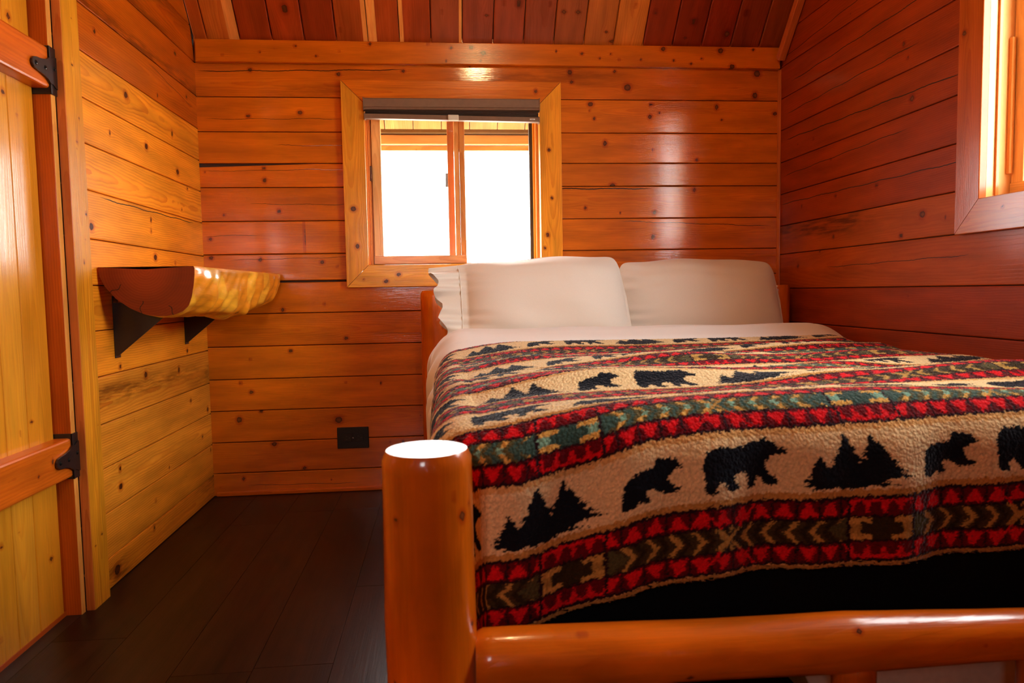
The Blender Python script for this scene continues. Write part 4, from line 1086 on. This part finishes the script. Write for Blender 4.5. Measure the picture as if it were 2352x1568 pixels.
# ------------------------------------------------------------------ pillows
def pillow(name, cx, cy, cz, W, Hh, Tk, lean, yaw, roll, seed, label, hem):
    e = empty(name, (cx, cy, cz)); e.rotation_euler = (lean, roll, yaw); tag(e, label, 'pillow', 'bed pillows')
    nu, nv = 110, 80; th = np.linspace(0, 2*np.pi, 2*nv, endpoint=False)
    # closed section around x; parameter u along the length
    u = np.linspace(-1, 1, nu); U, Th = np.meshgrid(u, th, indexing='ij')
    ex = np.clip(1-np.abs(U)**3.4, 0, 1)**.6
    if hem: ex = np.where(U < 0, np.maximum(ex, .42*(1+U*0)), ex)
    c, s_ = np.cos(Th), np.sin(Th)
    zc = np.sign(c)*np.abs(c)**.62; yc = np.sign(s_)*np.abs(s_)**.85
    Ur = np.where((U < 0) & hem, 0, U); hh = Hh/2*np.clip(1-np.abs(Ur)**26, 0, 1)**.34*(1+.03*U)*(1-.05*U**2)
    top = (1-.0*U)
    Xp = U*W/2*(1-.03*(1-np.abs(zc)**4))
    Zp = zc*hh
    Yp = yc*Tk/2*ex*(np.clip(1-np.abs(zc)**2.6, 0, 1)**.5*.9+.1)
    Xp = Xp*(1-.055*np.clip(U, 0, 1)*Zp/(Hh/2))
    wr = .0045*np.sin(Zp*150+3*fnoise(Xp, Zp, seed, 2))*np.exp(-((U+.98)/.30)**2)+.005*fnoise(Xp*.6, Zp*1.4, seed+1, 5)+.0022*np.sin(34*(Xp*.5+Zp)+5*fnoise(Xp, Zp, seed+6, 3))*np.clip(fnoise(Xp, Zp, seed+8, 4), 0, 1)+.0025*np.sin((Zp-.12)*90+Xp*6)*np.exp(-((Zp-.12)/.05)**2)*np.exp(-(U/.6)**2)
    Yp += -wr*(np.abs(yc) > .2)
    Zp += .006*fnoise(Xp, Xp*0, seed+2, 3)
    mb = MB(); mb.add(np.stack([Xp, Yp, Zp], -1).reshape(-1, 3), [], 0, True)
    mb = MB(); i = np.arange(nu-1); j = np.arange(2*nv); I, J = np.meshgrid(i, j, indexing='ij'); J2 = (J+1) % (2*nv)
    f = np.stack([I*2*nv+J, I*2*nv+J2, (I+1)*2*nv+J2, (I+1)*2*nv+J], -1).reshape(-1, 4)
    V = np.stack([Xp, Yp, Zp], -1)
    mb.add(V.reshape(-1, 3), [f], 0, True)
    mb.add(V[-1], [list(range(2*nv))], 0, True)
    o = mb.build('pillowcase', CASE, e)
    if hem:
        nh = 26; E = V[0]; R_ = []
        for q in range(nh):
            t = q/(nh-1); Q = E.copy(); Q[:, 0] = E[:, 0]-.085*t*(1+.45*(E[:, 2]/Hh*2)*.6)
            w_ = np.sin(E[:, 2]*85+th*2+seed)*.014*t+np.sin(E[:, 2]*38+1)*.014*t+.003*np.sin(E[:, 2]*190)*(t>0)
            Q[:, 1] = E[:, 1]*(1+.2*t)+w_ - .01*t; Q[:, 0] += .014*t*np.sin(E[:, 2]*62+2); Q[:, 2] = E[:, 2]*(1-.05*t)-.02*t*0
            R_.append(Q)
        R_ = np.array(R_); mb = MB()
        I, J = np.meshgrid(np.arange(nh-1), np.arange(2*nv), indexing='ij'); J2 = (J+1) % (2*nv)
        f = np.stack([I*2*nv+J, (I+1)*2*nv+J, (I+1)*2*nv+J2, I*2*nv+J2], -1).reshape(-1, 4)
        mb.add(R_.reshape(-1, 3), [f], 0, True); hm = mb.build('hem', CASE, e)
        # stitched seam
        mb = MB(); fr = (th > np.pi*1.02) & (th < np.pi*1.98); pts = E[fr]
        pts = pts[np.argsort(pts[:, 2])]
        for a_, b_ in zip(pts[:-1], pts[1:]):
            if np.linalg.norm(b_-a_) > 1e-4: tube(mb, a_+(0, -.0012, 0), b_+(0, -.0012, 0), .0016, 6, cap=False)
        mb.build('seam', CASE, e)
    return e
pillow('pillow', 2.055, -.235, .806, .70, .345, .15, math.radians(-14), math.radians(2), math.radians(1.5), 5, 'cream pillow leaning on the headboard nearest the right wall, half behind its neighbour', False)
pillow('pillow', 1.385, -.335, .812, .66, .355, .17, math.radians(-17), math.radians(-2), math.radians(-2.0), 9, 'white pillow below the back window, its open pillowcase end hanging over the left edge', True)

# out-of-view fixture added around the bulb
lf = empty('added_pendant_lamp', (1.25, -1.75, 2.45)); tag(lf, 'warm pendant lamp added out of view, hanging from the ridge of the cabin roof', 'lamp')
mb = MB(); tube(mb, (1.25, -1.75, 2.50), (1.25, -1.75, 3.8), .004, 8); part(mb, 'cord', BLACK, lf)
mb = MB(); tube(mb, (1.25, -1.75, 2.50), (1.25, -1.75, 2.56), .12, 32, cap=False, r1=.03); part(mb, 'shade', BLACK, lf)
